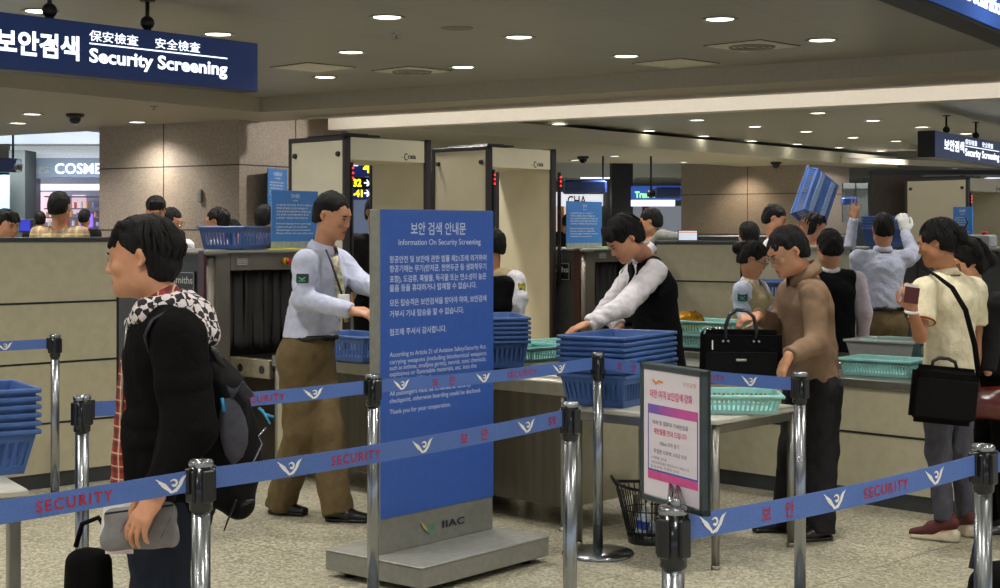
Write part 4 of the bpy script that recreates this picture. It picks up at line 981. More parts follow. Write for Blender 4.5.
# ================= people: implicit surfaces meshed with surface nets =================
def nrm(v): return v/ (np.linalg.norm(v)+1e-12)
def A(v): return np.array([v[0],v[1],v[2]],dtype=float)
class Field:
    def __init__(s,lo,hi,h):
        s.h=h; s.lo=np.array(lo,dtype=float); s.n=np.ceil((np.array(hi)-s.lo)/h).astype(int)+1
        s.v=np.full(s.n,.05,dtype=np.float32)
    def block(s,lo,hi):
        a=np.clip(np.floor((np.array(lo)-s.lo)/s.h).astype(int),0,s.n); b=np.clip(np.ceil((np.array(hi)-s.lo)/s.h).astype(int)+1,0,s.n)
        if (b<=a).any(): return None
        ax=[(s.lo[i]+s.h*np.arange(a[i],b[i])).astype(np.float32) for i in range(3)]
        X,Y,Z=np.meshgrid(*ax,indexing='ij',sparse=True)
        return tuple(slice(a[i],b[i]) for i in range(3)),X,Y,Z
    def comb(s,sl,d,k,mode):
        v=s.v[sl]
        if mode=='sub': d=-d; 
        if mode=='union':
            if k>0: h=np.clip(.5+.5*(v-d)/k,0,1); s.v[sl]=v*(1-h)+d*h-k*h*(1-h)
            else: s.v[sl]=np.minimum(v,d)
        else:
            if k>0: h=np.clip(.5-.5*(v-d)/k,0,1); s.v[sl]=v*(1-h)+d*h+k*h*(1-h)
            else: s.v[sl]=np.maximum(v,d)
    def cone(s,a,b,ra,rb,k=.02,mode='union',side=None,fa=1,fb=None,cut=None):
        """tapered capsule; fa,fb: depth/width ratio with width along `side`; cut: flat ends 'b' or 'ab'"""
        a=A(a);b=A(b); fb=fa if fb is None else fb
        R=max(ra,rb,ra*fa,rb*fb)+k+.012
        bl=s.block(np.minimum(a,b)-R,np.maximum(a,b)+R)
        if bl is None: return s
        sl,X,Y,Z=bl; ba=b-a; L=np.linalg.norm(ba)+1e-9; u=ba/L
        px,py,pz=X-a[0],Y-a[1],Z-a[2]
        tt=(px*u[0]+py*u[1]+pz*u[2]); t=np.clip(tt/L,0,1)
        if side is None:
            d2=(px-u[0]*t*L)**2+(py-u[1]*t*L)**2+(pz-u[2]*t*L)**2
            d=np.sqrt(d2)-(ra+(rb-ra)*t)
        else:
            sd=A(side); sd=nrm(sd-u*sd.dot(u)); f=np.cross(u,sd)
            qs=px*sd[0]+py*sd[1]+pz*sd[2]; qf=px*f[0]+py*f[1]+pz*f[2]; qu=tt-t*L
            rs=ra+(rb-ra)*t; rf=ra*fa+(rb*fb-ra*fa)*t
            mn=np.minimum(rs,rf); q=np.sqrt((qs/rs)**2+(qf/rf)**2+(qu/mn)**2)+1e-6
            g=np.sqrt((qs/rs**2)**2+(qf/rf**2)**2+(qu/mn**2)**2)+1e-6
            d=q*(q-1)/g
        if cut:
            if 'b' in cut: d=np.maximum(d,tt-L)
            if 'a' in cut: d=np.maximum(d,-tt)
        s.comb(sl,d.astype(np.float32),k,mode); return s
    def ell(s,c,r,ax=None,k=.01,mode='union'):
        """ellipsoid, ax = three axes (rows)"""
        c=A(c); r=np.array(r,dtype=float); R=r.max()+k+.012
        bl=s.block(c-R,c+R)
        if bl is None: return s
        sl,X,Y,Z=bl; px,py,pz=X-c[0],Y-c[1],Z-c[2]
        if ax is None: q=(px,py,pz)
        else: q=[px*a[0]+py*a[1]+pz*a[2] for a in ax]
        k0=np.sqrt((q[0]/r[0])**2+(q[1]/r[1])**2+(q[2]/r[2])**2)+1e-6
        k1=np.sqrt((q[0]/r[0]**2)**2+(q[1]/r[1]**2)**2+(q[2]/r[2]**2)**2)+1e-6
        s.comb(sl,(k0*(k0-1)/k1).astype(np.float32),k,mode); return s
    def plane(s,p,n,k=0):
        """remove everything on the side n points to"""
        p=A(p);n=nrm(A(n)); sl,X,Y,Z=s.block(s.lo,s.lo+s.h*s.n)
        d=(X-p[0])*n[0]+(Y-p[1])*n[1]+(Z-p[2])*n[2]
        s.comb(sl,(-d).astype(np.float32),k,'sub'); return s
    def noise(s,amp,freq,seed=0,stretch=(1,1,1)):
        rng=np.random.RandomState(seed); sl,X,Y,Z=s.block(s.lo,s.lo+s.h*s.n)
        X=X*stretch[0];Y=Y*stretch[1];Z=Z*stretch[2]
        w=np.zeros(s.v.shape,dtype=np.float32)
        for i in range(6):
            k=rng.normal(size=3); k=k/np.linalg.norm(k)*freq*rng.uniform(.6,1.5); ph=rng.uniform(0,6.28)
            k2=rng.normal(size=3)*freq*.35; ph2=rng.uniform(0,6.28)
            w+=np.sin(X*k[0]+Y*k[1]+Z*k[2]+ph+1.6*np.sin(X*k2[0]+Y*k2[1]+Z*k2[2]+ph2)).astype(np.float32)
        s.v+=w*(amp/2.4); return s
    def folds(s,amp,freq,seed=0,stretch=(1,1,1)):
        """soft cloth folds: round bulges between narrow creases"""
        rng=np.random.RandomState(seed+100); sl,X,Y,Z=s.block(s.lo,s.lo+s.h*s.n)
        X=X*stretch[0];Y=Y*stretch[1];Z=Z*stretch[2]
        for i in range(4):
            k=rng.normal(size=3); k=k/np.linalg.norm(k)*freq*rng.uniform(.5,1.2); ph=rng.uniform(0,6.28)
            k2=rng.normal(size=3)*freq*.3; ph2=rng.uniform(0,6.28); k3=rng.normal(size=3)*freq*.22
            w=np.abs(np.sin(X*k[0]+Y*k[1]+Z*k[2]+ph+1.8*np.sin(X*k2[0]+Y*k2[1]+Z*k2[2]+ph2)))
            m=.5+.5*np.sin(X*k3[0]+Y*k3[1]+Z*k3[2]+ph2)
            s.v-=((w-.62)*m*amp).astype(np.float32)
        return s
    def mesh(s,relax=1):
        v=s.v; v[0]=v[-1]=.05; v[:,0]=v[:,-1]=.05; v[:,:,0]=v[:,:,-1]=.05
        ins=v<0; n=np.array(v.shape)
        c=np.zeros(n-1,dtype=np.int8)
        for i in(0,1):
            for j in(0,1):
                for k in(0,1): c+=ins[i:n[0]-1+i,j:n[1]-1+j,k:n[2]-1+k]
        act=(c>0)&(c<8); I=np.argwhere(act); 
        if len(I)==0: return np.zeros((0,3)),np.zeros((0,4),int)
        idx=np.full(act.shape,-1,dtype=np.int64); idx[act]=np.arange(len(I))
        acc=np.zeros((len(I),3)); cnt=np.zeros(len(I))
        cor=[(i,j,k) for i in(0,1) for j in(0,1) for k in(0,1)]
        val={q:v[I[:,0]+q[0],I[:,1]+q[1],I[:,2]+q[2]].astype(float) for q in cor}
        for p in cor:
            for ax in range(3):
                if p[ax]==0:
                    q=list(p); q[ax]=1; q=tuple(q); a=val[p]; b=val[q]; m=(a<0)!=(b<0)
                    t=np.where(m,a/np.where(m,a-b,1),0)
                    pos=np.zeros((len(I),3)); pos[:]=p; pos[:,ax]+=t
                    acc[m]+=pos[m]; cnt[m]+=1
        P_=s.lo+s.h*(I+acc/cnt[:,None])
        quads=[]
        for ax in range(3):
            b1,b2=(ax+1)%3,(ax+2)%3
            sl0=[slice(1,n[i]-1) for i in range(3)]; sl1=list(sl0); sl0[ax]=slice(0,n[ax]-1); sl1[ax]=slice(1,n[ax])
            a=ins[tuple(sl0)]; b=ins[tuple(sl1)]
            for sgn_ in (0,1):
                m=(a&~b) if sgn_==0 else (~a&b)
                E=np.argwhere(m); off=np.ones(3,int); off[ax]=0; E=E+off
                if len(E)==0: continue
                g=[]
                for d1,d2 in ((1,1),(0,1),(0,0),(1,0)):
                    w=E.copy(); w[:,b1]-=d1; w[:,b2]-=d2; g.append(idx[w[:,0],w[:,1],w[:,2]])
                g=np.stack(g,1); 
                if sgn_==1: g=g[:,::-1]
                quads.append(g)
        Fq=np.concatenate(quads); Fq=Fq[(Fq>=0).all(1)]
        for _ in range(relax):
            e=np.concatenate([Fq[:,[0,1]],Fq[:,[1,2]],Fq[:,[2,3]],Fq[:,[3,0]]]); S=np.zeros_like(P_); C=np.zeros(len(P_))
            for c_ in range(3): S[:,c_]=np.bincount(e[:,0],P_[e[:,1],c_],len(P_))+np.bincount(e[:,1],P_[e[:,0],c_],len(P_))
            C=np.bincount(e[:,0],minlength=len(P_))+np.bincount(e[:,1],minlength=len(P_))
            P_=P_*.45+.55*S/np.maximum(C,1)[:,None]
        return P_,Fq
def biggest(P_,Fq):
    """drop loose specks, keep the largest connected surface"""
    lab=np.arange(len(P_))
    for _ in range(400):
        m=lab[Fq].min(1); new=lab.copy()
        for c in range(4): np.minimum.at(new,Fq[:,c],m)
        new=new[new]
        if (new==lab).all(): break
        lab=new
    k=np.bincount(lab[Fq[:,0]]).argmax(); keep=lab[Fq[:,0]]==k; Fq=Fq[keep]
    used=np.unique(Fq); mp=np.full(len(P_),-1); mp[used]=np.arange(len(used))
    return P_[used],mp[Fq]
def np_obj(name,P_,Fq,mats,parent,zone=None,keep_largest=False):
    me=bpy.data.meshes.new(name)
    if parent is not None: P_=P_+A(world_inv(parent).translation)
    me.vertices.add(len(P_)); me.vertices.foreach_set('co',P_.astype(np.float32).ravel())
    me.loops.add(Fq.size); me.loops.foreach_set('vertex_index',Fq.astype(np.int32).ravel())
    me.polygons.add(len(Fq)); me.polygons.foreach_set('loop_start',np.arange(0,Fq.size,4,dtype=np.int32)); me.polygons.foreach_set('loop_total',np.full(len(Fq),4,dtype=np.int32))
    if not hasattr(mats,'__len__'): mats=[mats]
    for m in mats: me.materials.append(m)
    if zone is not None: me.polygons.foreach_set('material_index',zone.astype(np.int32))
    me.update(calc_edges=True); me.validate()
    me.polygons.foreach_set('use_smooth',[True]*len(me.polygons))
    o=bpy.data.objects.new(name,me); COL.objects.link(o)
    if parent is not None: o.parent=parent
    return o
M_skin=mat('skin',(202,146,112),.5,var=.03,scale=25,col2=(192,136,104)); M_skin2=mat('skin_tan',(184,128,94),.5,var=.03,scale=25)
M_lips=mat('lips',(170,98,84),.45,var=.02); M_hair=mat('black_hair',(20,17,16),.62,var=.4,scale=60,stretch=(3,3,.3),spec=.25,bump=.6,bscale=220)
M_eyew=mat('eye_white',(205,198,190),.25,var=.01); M_eyed=mat('eye_dark',(22,16,14),.2,var=.01)
def axes(yaw,pitch=0,roll=0):
    """head frame: yaw in degrees (0 = looks to image right, 90 = looks away, -90 = to camera), pitch down positive, roll"""
    y=math.radians(yaw); p=math.radians(pitch)
    f=np.array([math.cos(y)*math.cos(p),math.sin(y)*math.cos(p),-math.sin(p)]); r=np.array([math.sin(y),-math.cos(y),0]); u=np.cross(r,f)
    if roll:
        c,s_=math.cos(math.radians(roll)),math.sin(math.radians(roll)); r,u=r*c+u*s_,u*c-r*s_
    return r,f,u
def add_head(F,c,ax,s,female=False):
    r,f,u=ax; L=lambda x,y,z:c+(r*x+f*y+u*z)*s
    E=lambda p,rr,k=.012,mode='union',rot=None:F.ell(L(*p),np.array(rr)*s,ax if rot is None else rot,k*s,mode)
    w=.94 if female else 1
    E((0,-.018,.038),(.075*w,.094,.084),0); E((0,.025,.02),(.066*w,.066,.074),.03)
    E((0,.028,-.035),(.060*w,.062,.072),.03); E((0,.042,-.082),(.042*w,.046,.034),.03)
    E((0,.074,-.099),(.020,.017,.015),.02)
    for x in (-1,1):
        E((x*.052*w,.0,-.062),(.018,.034,.032),.03); E((x*.040*w,.066,-.026),(.021,.018,.017),.02)
    E((0,.080,.022),(.044,.014,.012),.02)
    for x in (-1,1): E((x*.031,.096,.003),(.015,.013,.0085),.010,'sub')
    F.cone(L(0,.084,.012),L(0,.104,-.030),.007*s,.0105*s,.010*s)
    E((0,.103,-.033),(.0105,.0105,.009),.006)
    for x in (-1,1): E((x*.0125,.094,-.037),(.0075,.010,.0065),.006)
    E((0,.086,-.062),(.022,.013,.006),.006); E((0,.0835,-.0735),(.019,.013,.0065),.006); E((0,.0985,-.0675),(.020,.006,.0012),.003,'sub')
    for x in (-1,1):
        E((x*.031,.086,.0045),(.0135,.0085,.0058),.004); 
        for i,(yy,zz,rr) in enumerate(((-.006,.012,.0125),(-.012,-.004,.012),(-.004,-.020,.009))):
            E((x*.081*w,yy-.004,zz+.002),(.0085,rr*1.1,rr*1.25),.006)
        E((x*.084*w,-.003,-.002),(.005,.009,.014),.004,'sub')
def lip_zone(P_,Fq,c,ax,s):
    C=P_[Fq].mean(1)-c; r,f,u=ax; x=C@r/s; y=C@f/s; z=C@u/s
    return ((y>.082)&(z<-.0575)&(z>-.0785)&(np.abs(x)<.021)&((np.abs(z+.0675)+np.abs(x)*.35)<.0115)).astype(int)
def add_eyes(root,c,ax,s,brow=True,closed=False):
    r,f,u=ax; c=c-A(root.matrix_basis.translation); L=lambda x,y,z:Vector(c+(r*x+f*y+u*z)*s)
    Mx=lambda p:frame(L(*p),Vector(r),Vector(f),Vector(u))
    for x in (-1,1):
        b=MB(); b.ell((0,0,0),(.0105*s,.006*s,.0026*s if closed else .0038*s),M=Mx((x*.031,.0910,.0)),n=14)
        e=b.build('eye',M_eyew,root); b=MB(); b.ell((0,0,0),(.0052*s,.0030*s,.0036*s),M=Mx((x*.031,.0950,.0)),n=12); b.build('iris',M_eyed,e)
        b=MB(); b.tube([L(x*.020,.0955,.0035),L(x*.031,.0985,.0056),L(x*.043,.0905,.0030)],[.0012*s,.0017*s,.001*s],n=5); b.build('eyelash_line',M_eyed,e)
        if brow:
            b=MB(); b.tube([L(x*.014,.0965,.0175),L(x*.030,.0955,.0220),L(x*.043,.0840,.0190)],[.0028*s,.0034*s,.0008*s],n=6); b.build('eyebrow',M_hair,root)
def hair(root,c,ax,s,style='short',seed=1,h=.0045,locks=60,name='hair'):
    """shell over the skull minus the face, plus flowing locks"""
    r,f,u=ax; L=lambda x,y,z:c+(r*x+f*y+u*z)*s
    F=Field(c-.19*s,c+.19*s,h)
    E=lambda p,rr,k=.012,mode='union':F.ell(L(*p),np.array(rr)*s,ax,k*s,mode)
    S={'short':(.011,.072,.020,-.055),'crop':(.008,.078,.024,-.045),'mid':(.009,.058,.004,-.080),'side':(.015,.070,.012,-.060),'long':(.014,.074,-.015,-.075),'tied':(.010,.078,.012,-.055)}[style]
    th,front,ear,nape=S
    E((0,-.018,.038),(.077+th*.75,.096+th,.086+th),0); E((0,-.040,-.02),(.070+th*.8,.070+th*.8,.075),.03)
    # open the face
    E((0,.150,{'crop':-.052,'short':-.046,'side':-.05,'mid':-.06,'tied':-.040,'long':-.052}[style]),(.080 if style in('crop','short','side') else .076,.123 if style=='mid' else .120,.105),.010,'sub')
    E((0,.105,-.06),(.12,.075,.09),.01,'sub')
    if style=='mid':
        for x in (-1,1): E((x*.075,.048,.002),(.024,.022,.026),.006,'sub')
    # ears and below
    for x in (-1,1): E((x*.085,.012,ear-.045),(.030,.042,.052),.008,'sub')
    F.plane(L(0,-.05,nape),-u*1.0+f*.35,.01*s)
    if style in('side','mid'):
        for i in range(5): # fringe swept mass
            a=-.05+.025*i
            F.cone(L(a,.055,.102),L(a*1.15-(.012 if style=='side' else 0),.088,.060 if style!='mid' else .040),.012*s,.006*s,.02*s)
    F.noise(.0028,150,seed,(1,1,.5)); F.folds(.0022,260,seed+1,(1,1,.35))
    P_,Fq=F.mesh(1)
    if len(Fq)==0: return None
    P_,Fq=biggest(P_,Fq)
    # tufts
    b=MB(); rng=random.Random(seed)
    top=np.array([0,-.03,.125])
    if style in('short','crop'): locks=0
    for i in range(locks):
        az=rng.uniform(-math.pi,math.pi); front_=math.cos(az)   # 1 = front
        if style=='mid' and .05<front_<.92: continue
        # end elevation
        end=(.055 if style!='mid' else .035) if front_>.25 else ((ear+.0) if front_>-.35 else nape+.012)
        pts=[];n=6; rx,ry,rz=.079+th,.098+th,.088+th
        e1=math.asin(max(-.98,min(.98,(end-.038)/rz))); e0=1.35
        e1+=rng.uniform(-.14,.35)
        for k in range(n):
            t=k/(n-1); el=e0+(e1-e0)*t; a=az+ (rng.uniform(-.1,.1) if k else 0)+.25*t*(1 if style=='side' else .3)
            lift=1.0+.012*math.sin(t*PI)+(.02*t if k==n-1 else 0)
            pts.append(Vector(L(math.cos(el)*math.sin(a)*rx*lift,-.018+math.cos(el)*math.cos(a)*ry*lift-(.012 if el<0 else 0),.038+math.sin(el)*rz*lift)))
        rad=rng.uniform(.004,.0075)*s*(1.2 if style=='mid' else 1)
        b.tube(pts,[rad*.6,rad,rad,rad*.85,rad*.5,rad*.1],n=5,flat=.5,flataxis=None)
    me=bpy.data.meshes.new('x'); b.bm.to_mesh(me); b.bm.free()
    V2=np.zeros(len(me.vertices)*3); me.vertices.foreach_get('co',V2); V2=V2.reshape(-1,3)
    F2=np.array([list(p.vertices) for p in me.polygons if len(p.vertices)==4],dtype=int) if locks>0 else np.zeros((0,4),int)
    bpy.data.meshes.remove(me)
    if len(F2): Fq=np.concatenate([Fq,F2+len(P_)]); P_=np.concatenate([P_,V2])
    return np_obj(name,P_,Fq,M_hair,root)
def add_hand(F,wr,d,nrm_,s=1,curl=(.5,.5,.5,.5),thumb=.5,side=1,spread=.06,k=.006):
    """wr wrist, d direction to the knuckles, nrm_ = back of the hand, side=+1 thumb on d x n side"""
    wr=A(wr); d=nrm(A(d)); n=A(nrm_); n=nrm(n-d*n.dot(d)); t=np.cross(d,n)*side
    P0=wr
    kn=wr+d*.088*s
    F.cone(wr-d*.01*s,wr+d*.03*s,.026*s,.034*s,.015,side=t,fa=.72,fb=.5)
    F.cone(wr+d*.03*s,kn-d*.008*s,.036*s,.040*s,.012,side=t,fa=.42,fb=.34)
    Ls=((.042,.026,.020),(.046,.030,.021),(.043,.028,.020),(.034,.021,.018))
    for i in range(4):
        off=(.030-.020*i); b=kn+t*off*s-d*(.0,-.004,.002,.010)[i]*s
        ang=0; dd=nrm(d+t*(spread*(1.5-i)));p=b
        for j in range(3):
            ang+=curl[i]*(.9,1.1,.8)[j]
            q=dd*math.cos(ang)-n*math.sin(ang); e=p+q*Ls[i][j]*s
            F.cone(p,e,(.0092,.0083,.0075)[j]*s,(.0085,.0076,.0064)[j]*s,k*.5 if j else .008)
            p=e
    tb=wr+d*.022*s+t*.030*s; q=nrm(d*.62+t*.72-n*.25*thumb); e=tb+q*.040*s
    F.cone(tb,e,.0145*s,.0115*s,.012); q2=nrm(d*(.85)+t*(.35-.5*thumb)-n*.5*thumb); e2=e+q2*.032*s
    F.cone(e,e2,.0105*s,.0098*s,.003); q3=nrm(d*.9-t*.3*thumb-n*.5*thumb); F.cone(e2,e2+q3*.024*s,.0098*s,.0078*s,.002)
class Person:
    def __init__(p,label,Y,h=.009,scale=1.0,female=False,cat='person',skin=None,name='person'):
        p.Y=Y; p.h=h; p.s=scale; p.female=female; p.label=label; p.skin=skin or M_skin; p.hands=[]; p.cat=cat; p.name=name; p.J={}
    def pt(p,v): 
        if isinstance(v,(tuple,list)): 
            px,py=v[0],v[1]; dY=v[2] if len(v)>2 else 0; return A(at(px,py,p.Y+dY))
        return v
    def pose(p,head,look,neck,chest,waist,pelvis,yaw,shw=.36,hipw=.19,sh=None,arms=None,legs=None,lean=None):
        """points are (px,py,dY); yaw facing of the torso"""
        s=p.s; J=p.J; J['head']=p.pt(head); p.ax=axes(*look)
        y=math.radians(yaw); p.f=np.array([math.cos(y),math.sin(y),0]); p.r=np.array([math.sin(y),-math.cos(y),0])
        J['neck']=p.pt(neck);J['chest']=p.pt(chest);J['waist']=p.pt(waist);J['pelvis']=p.pt(pelvis)
        up=nrm(J['neck']-J['chest'])
        for k,sg in (('R',1),('L',-1)):
            J['sh'+k]=J['neck']+p.r*sg*shw/2*s-up*.060*s
            J['hip'+k]=J['pelvis']+p.r*sg*hipw/2*s-np.array([0,0,.03])*s
        if sh:
            for k,v in sh.items(): J['sh'+k]=p.pt(v)
        for k,v in (arms or {}).items(): J['el'+k]=p.pt(v[0]); J['wr'+k]=p.pt(v[1])
        if legs is None:
            legs={}
        for k,sg in (('R',1),('L',-1)):
            if k in legs: J['kn'+k],J['an'+k]=p.pt(legs[k][0]),p.pt(legs[k][1]); 
            else:
                hp=J['hip'+k]; J['an'+k]=np.array([hp[0],hp[1],.09])+p.r*sg*.02; J['kn'+k]=(hp+J['an'+k])/2+p.f*.03
            J['toe'+k]=nrm(p.pt(legs[k][2])-J['an'+k]) if k in legs and len(legs[k])>2 else p.f+p.r*sg*.12
        for k in 'RL':
            if 'el'+k not in J: 
                J['el'+k]=J['sh'+k]+np.array([0,0,-.28*s])+p.r*(.04 if k=='R' else -.04)-p.f*.02; J['wr'+k]=J['el'+k]+np.array([0,0,-.24*s])+p.f*.06
        allp=np.array([v for k,v in J.items() if k[:3]!='toe']); p.lo=allp.min(0)-np.array([.3,.3,.16]); p.hi=allp.max(0)+np.array([.3,.3,.24]); p.lo[2]=-.02
        base=(J['anL']+J['anR'])/2
        p.root=thing(p.name,p.label,p.cat,(float(base[0]),float(base[1]),0))
        return p
    def fld(p,lo=None,hi=None,h=None): return Field(p.lo if lo is None else lo,p.hi if hi is None else hi,h or p.h)
    def body(p,shoes=True,eyes=True,closed=False,bare=False):
        """one continuous skin surface from crown to feet"""
        J=p.J; s=p.s; F=p.fld(); r,f,u=p.ax; hs=s
        add_head(F,J['head'],p.ax,hs,p.female)
        nb=J['neck']; nt=J['head']-u*.065*hs-f*.022*hs
        F.cone(nb-nrm(nt-nb)*.03,nt,(.050 if p.female else .056)*s,(.046 if p.female else .054)*s,.03)
        R=p.r
        F.cone(J['pelvis'],J['waist'],.13*s,.11*s,.03,side=R,fa=.75,fb=.75); F.cone(J['waist'],J['chest'],.11*s,.13*s,.03,side=R,fa=.75,fb=.72)
        F.cone(J['chest'],J['neck']-A((0,0,.05)),.13*s,.07*s,.03,side=R,fa=.7,fb=.7)
        for k in 'RL':
            F.cone(J['sh'+k],J['neck']-A((0,0,.03)),.040*s,.045*s,.03)
            F.cone(J['sh'+k],J['el'+k],.042*s,.034*s,.02); F.cone(J['el'+k],J['wr'+k],.037*s,.024*s,.015)
            F.cone(J['hip'+k],J['kn'+k],.068*s,.050*s,.03); F.cone(J['kn'+k],J['an'+k],.048*s,.034*s,.02)
            t=nrm(J['toe'+k]*np.array([1,1,0])); a=J['an'+k]; g_=np.array([a[0],a[1],0.]); F.cone(a,g_+A((0,0,.045)),.030*s,.026*s,.02); F.cone(g_+A((0,0,.04))-t*.02,g_+A((0,0,.028))+t*.10,.024*s,.014*s,.015)
        for H in p.hands: add_hand(F,*H[0],**H[1])
        P_,Fq=F.mesh(1)
        z=lip_zone(P_,Fq,J['head'],p.ax,hs)
        o=np_obj('body',P_,Fq,[p.skin,M_lips],p.root,z)
        if eyes: add_eyes(p.root,J['head'],p.ax,hs,closed=closed)
        return o
    def hand(p,k,d,n,**kw):
        """d,n world directions"""
        kw.setdefault('s',p.s); side=kw.pop('side',1)
        p.hands.append(((p.J['wr'+k],d,n),dict(side=side,**kw)))
    def top(p,m,name='shirt',pad=.016,sleeve=1.0,hem=None,bulk=0,wr=.004,wf=38,neckr=.075,arm=True,seed=3,cuffpad=.012,belly=0,zone=None,vneck=None,hemdrop=.0,armpad=0,h=None,shp=0):
        """garment over the torso and arms; sleeve 1 = to the wrist, .4 = short, 0 = sleeveless"""
        J=p.J; s=p.s; F=p.fld(h=h); R=p.r; q=pad
        pe=J['pelvis']-A((0,0,hemdrop)); w=J['waist']; c=J['chest']; nk=J['neck']
        tb=(.150 if not p.female else .150)*s+q+bulk
        F.cone(pe,w,tb,(.132 if not p.female else .118)*s+q+bulk,.04,side=R,fa=.74,fb=.78); F.cone(w,c,(.132 if not p.female else .118)*s+q+bulk,.150*s+q+bulk*.5,.04,side=R,fa=.78,fb=.72)
        F.cone(c,nk-nrm(nk-c)*.065*s,.150*s+q+bulk*.4,.105*s+q,.04,side=R,fa=.70,fb=.62)
        if belly: F.ell(w+p.f*.05,(.12*s+q,.12*s+q,.15*s),None,.06)
        if p.female:
            for sg in (-1,1): F.ell(c+p.f*(.085*s+q*.6)+R*sg*.062*s-A((0,0,.01)),(.052*s,.052*s,.055*s),None,.04)
        for k in 'RL':
            shk=J['sh'+k] if sleeve>0 else J['sh'+k]*.72+(nk-A((0,0,.04*s)))*.28
            F.cone(shk,nk-A((0,0,.04*s)),.042*s+q*.9+shp,.046*s+q*.5,.030)
            if sleeve>0:
                e=J['el'+k]; sh=J['sh'+k]; wq=J['wr'+k]
                if sleeve<.9: e2=sh+(e-sh)*sleeve*1.6; F.cone(sh,e2,.052*s+q+armpad,.050*s+q+armpad,.03,cut='b')
                else:
                    F.cone(sh,e,.052*s+q+armpad,.042*s+q+armpad,.03)
                    F.cone(e,wq,.044*s+q+armpad,.028*s+cuffpad+armpad*.6,.02,cut='b')
            else:
                pass
        if wr: F.folds(wr*.9,wf*1.5,seed,(1,1,.8)); F.noise(wr*.35,wf*2.0,seed+9)
        u=nrm(nk-c)
        F.cone(nk-u*.01,nk+u*.12,neckr*.9,neckr*1.25,.01,'sub')
        if vneck: F.cone(nk+p.f*.03,nk+p.f*.12-u*vneck,neckr*.75,.006,.008,'sub',side=R,fa=1.6)
        if hem is not None: F.plane(A((0,0,hem)),A((0,0,-1)))
        P_,Fq=F.mesh(1)
        z=zone(P_[Fq].mean(1)) if zone else None
        return np_obj(name,P_,Fq,m,p.root,z)
    def vest(p,m,name='vest',pad=.026,vneck=.2,hem=None,bulk=0,seed=5,wr=.003):
        return p.top(m,name,pad,0,hem,bulk,wr,neckr=.072,vneck=vneck,seed=seed)
    def trousers(p,m,pad=.014,wide=0,top=None,name='trousers',wr=.004,seed=4,hemz=None,wf=34):
        J=p.J; s=p.s; lo=p.lo.copy(); hi=p.hi.copy(); hi[2]=min(hi[2],(J['waist'][2]+.1)); F=p.fld(lo,hi); R=p.r; q=pad
        F.cone(J['pelvis']-A((0,0,.02)),J['waist']-A((0,0,.04)),.150*s+q,.130*s+q,.04,side=R,fa=.80,fb=.78)
        F.ell(J['pelvis']-p.f*.025-A((0,0,.04)),(.12*s+q*.5,.105*s+q*.5,.12*s),None,.05)
        for k in 'RL':
            F.cone(J['hip'+k],J['kn'+k],.083*s+q+wide*.3,.062*s+q+wide,.04); F.cone(J['kn'+k],np.array([J['an'+k][0],J['an'+k][1],.035 if not hemz else hemz]),.060*s+q+wide,.048*s+q+wide,.03,cut='b')
        if wr: F.folds(wr*1.6,wf*1.3,seed,(1,1,.5)); F.noise(wr*.5,60,seed+3)
        if top is not None: F.plane(A((0,0,top)),A((0,0,1)))
        if hemz: F.plane(A((0,0,hemz)),A((0,0,-1)))
        F.plane(A((0,0,.012)),A((0,0,-1)))
        P_,Fq=F.mesh(1); return np_obj(name,P_,Fq,m,p.root)
    def shoes(p,m,heel=0,sole=None,h=.007):
        J=p.J; s=p.s
        for k in 'RL':
            a=J['an'+k]; t=nrm(J['toe'+k]*np.array([1,1,0])); sd=np.cross(t,np.array([0,0,1.]))
            g=np.array([a[0],a[1],0]); F=Field(g-.25,g+.25+A((0,0,.05)),h)
            F.cone(g-t*.045+A((0,0,.045+heel)),g+t*.06+A((0,0,.042+heel*.5)),.036*s,.042*s,.02,side=sd,fa=.9,fb=.8)
            F.cone(g+t*.05+A((0,0,.036+heel*.3)),g+t*.155+A((0,0,.028)),.043*s,.034*s,.02,side=sd,fa=.75,fb=.62)
            F.cone(g-t*.02+A((0,0,.05+heel)),g-t*.015+A((0,0,.10+heel)),.036*s,.040*s,.02,cut='b')
            F.plane(A((0,0,.012)),A((0,0,-1)))
            P_,Fq=F.mesh(1); so=np_obj('shoe',P_,Fq,m,p.root)
            F=Field(g-.25,g+.25,h); F.cone(g-t*.045+A((0,0,.012)),g+t*.15+A((0,0,.012)),.040*s,.038*s,.01,side=sd,fa=.6,fb=.6)
            if heel: F.cone(g-t*.045+A((0,0,.03)),g+t*.08+A((0,0,.02)),.038*s,.036*s,.01,side=sd,fa=1.1,fb=.6)
            F.plane(A((0,0,.002)),A((0,0,-1))); F.plane(A((0,0,.02+heel)),A((0,0,1)))
            P_,Fq=F.mesh(0); np_obj('sole',P_,Fq,sole or M_black,so)
    def hair(p,style,seed=1,locks=60,h=.0055): return hair(p.root,p.J['head'],p.ax,p.s,style,seed,h,locks)
    def ring(p,c,up,r0,r1,h,m,name='collar',sx=1,open_=.0,f=None,flat=1.0):
        """a standing collar or belt: short band around an axis, open at the front by open_ radians"""
        c=A(c)-A(p.root.matrix_basis.translation); up=nrm(A(up)); f=p.f if f is None else f; f=nrm(f-up*f.dot(up)); r=np.cross(f,up)
        n=28; rows=[]
        for j,(rr,z) in enumerate(((r0,0),((r0+r1)/2+.004,h*.5),(r1,h),(r1+.004,h),((r0+r1)/2+.009,h*.5),(r0+.006,0))):
            row=[]
            for i in range(n+1):
                a=open_/2+(2*PI-open_)*i/n; row.append(tuple(c+up*(z-(.012*(1+math.cos(a)) if open_ else 0))+f*math.cos(a)*rr*flat+r*math.sin(a)*rr*sx))
            rows.append(row)
        rows.append(rows[0]); b=MB(); b.sheet(rows); return b.build(name,m,p.root)
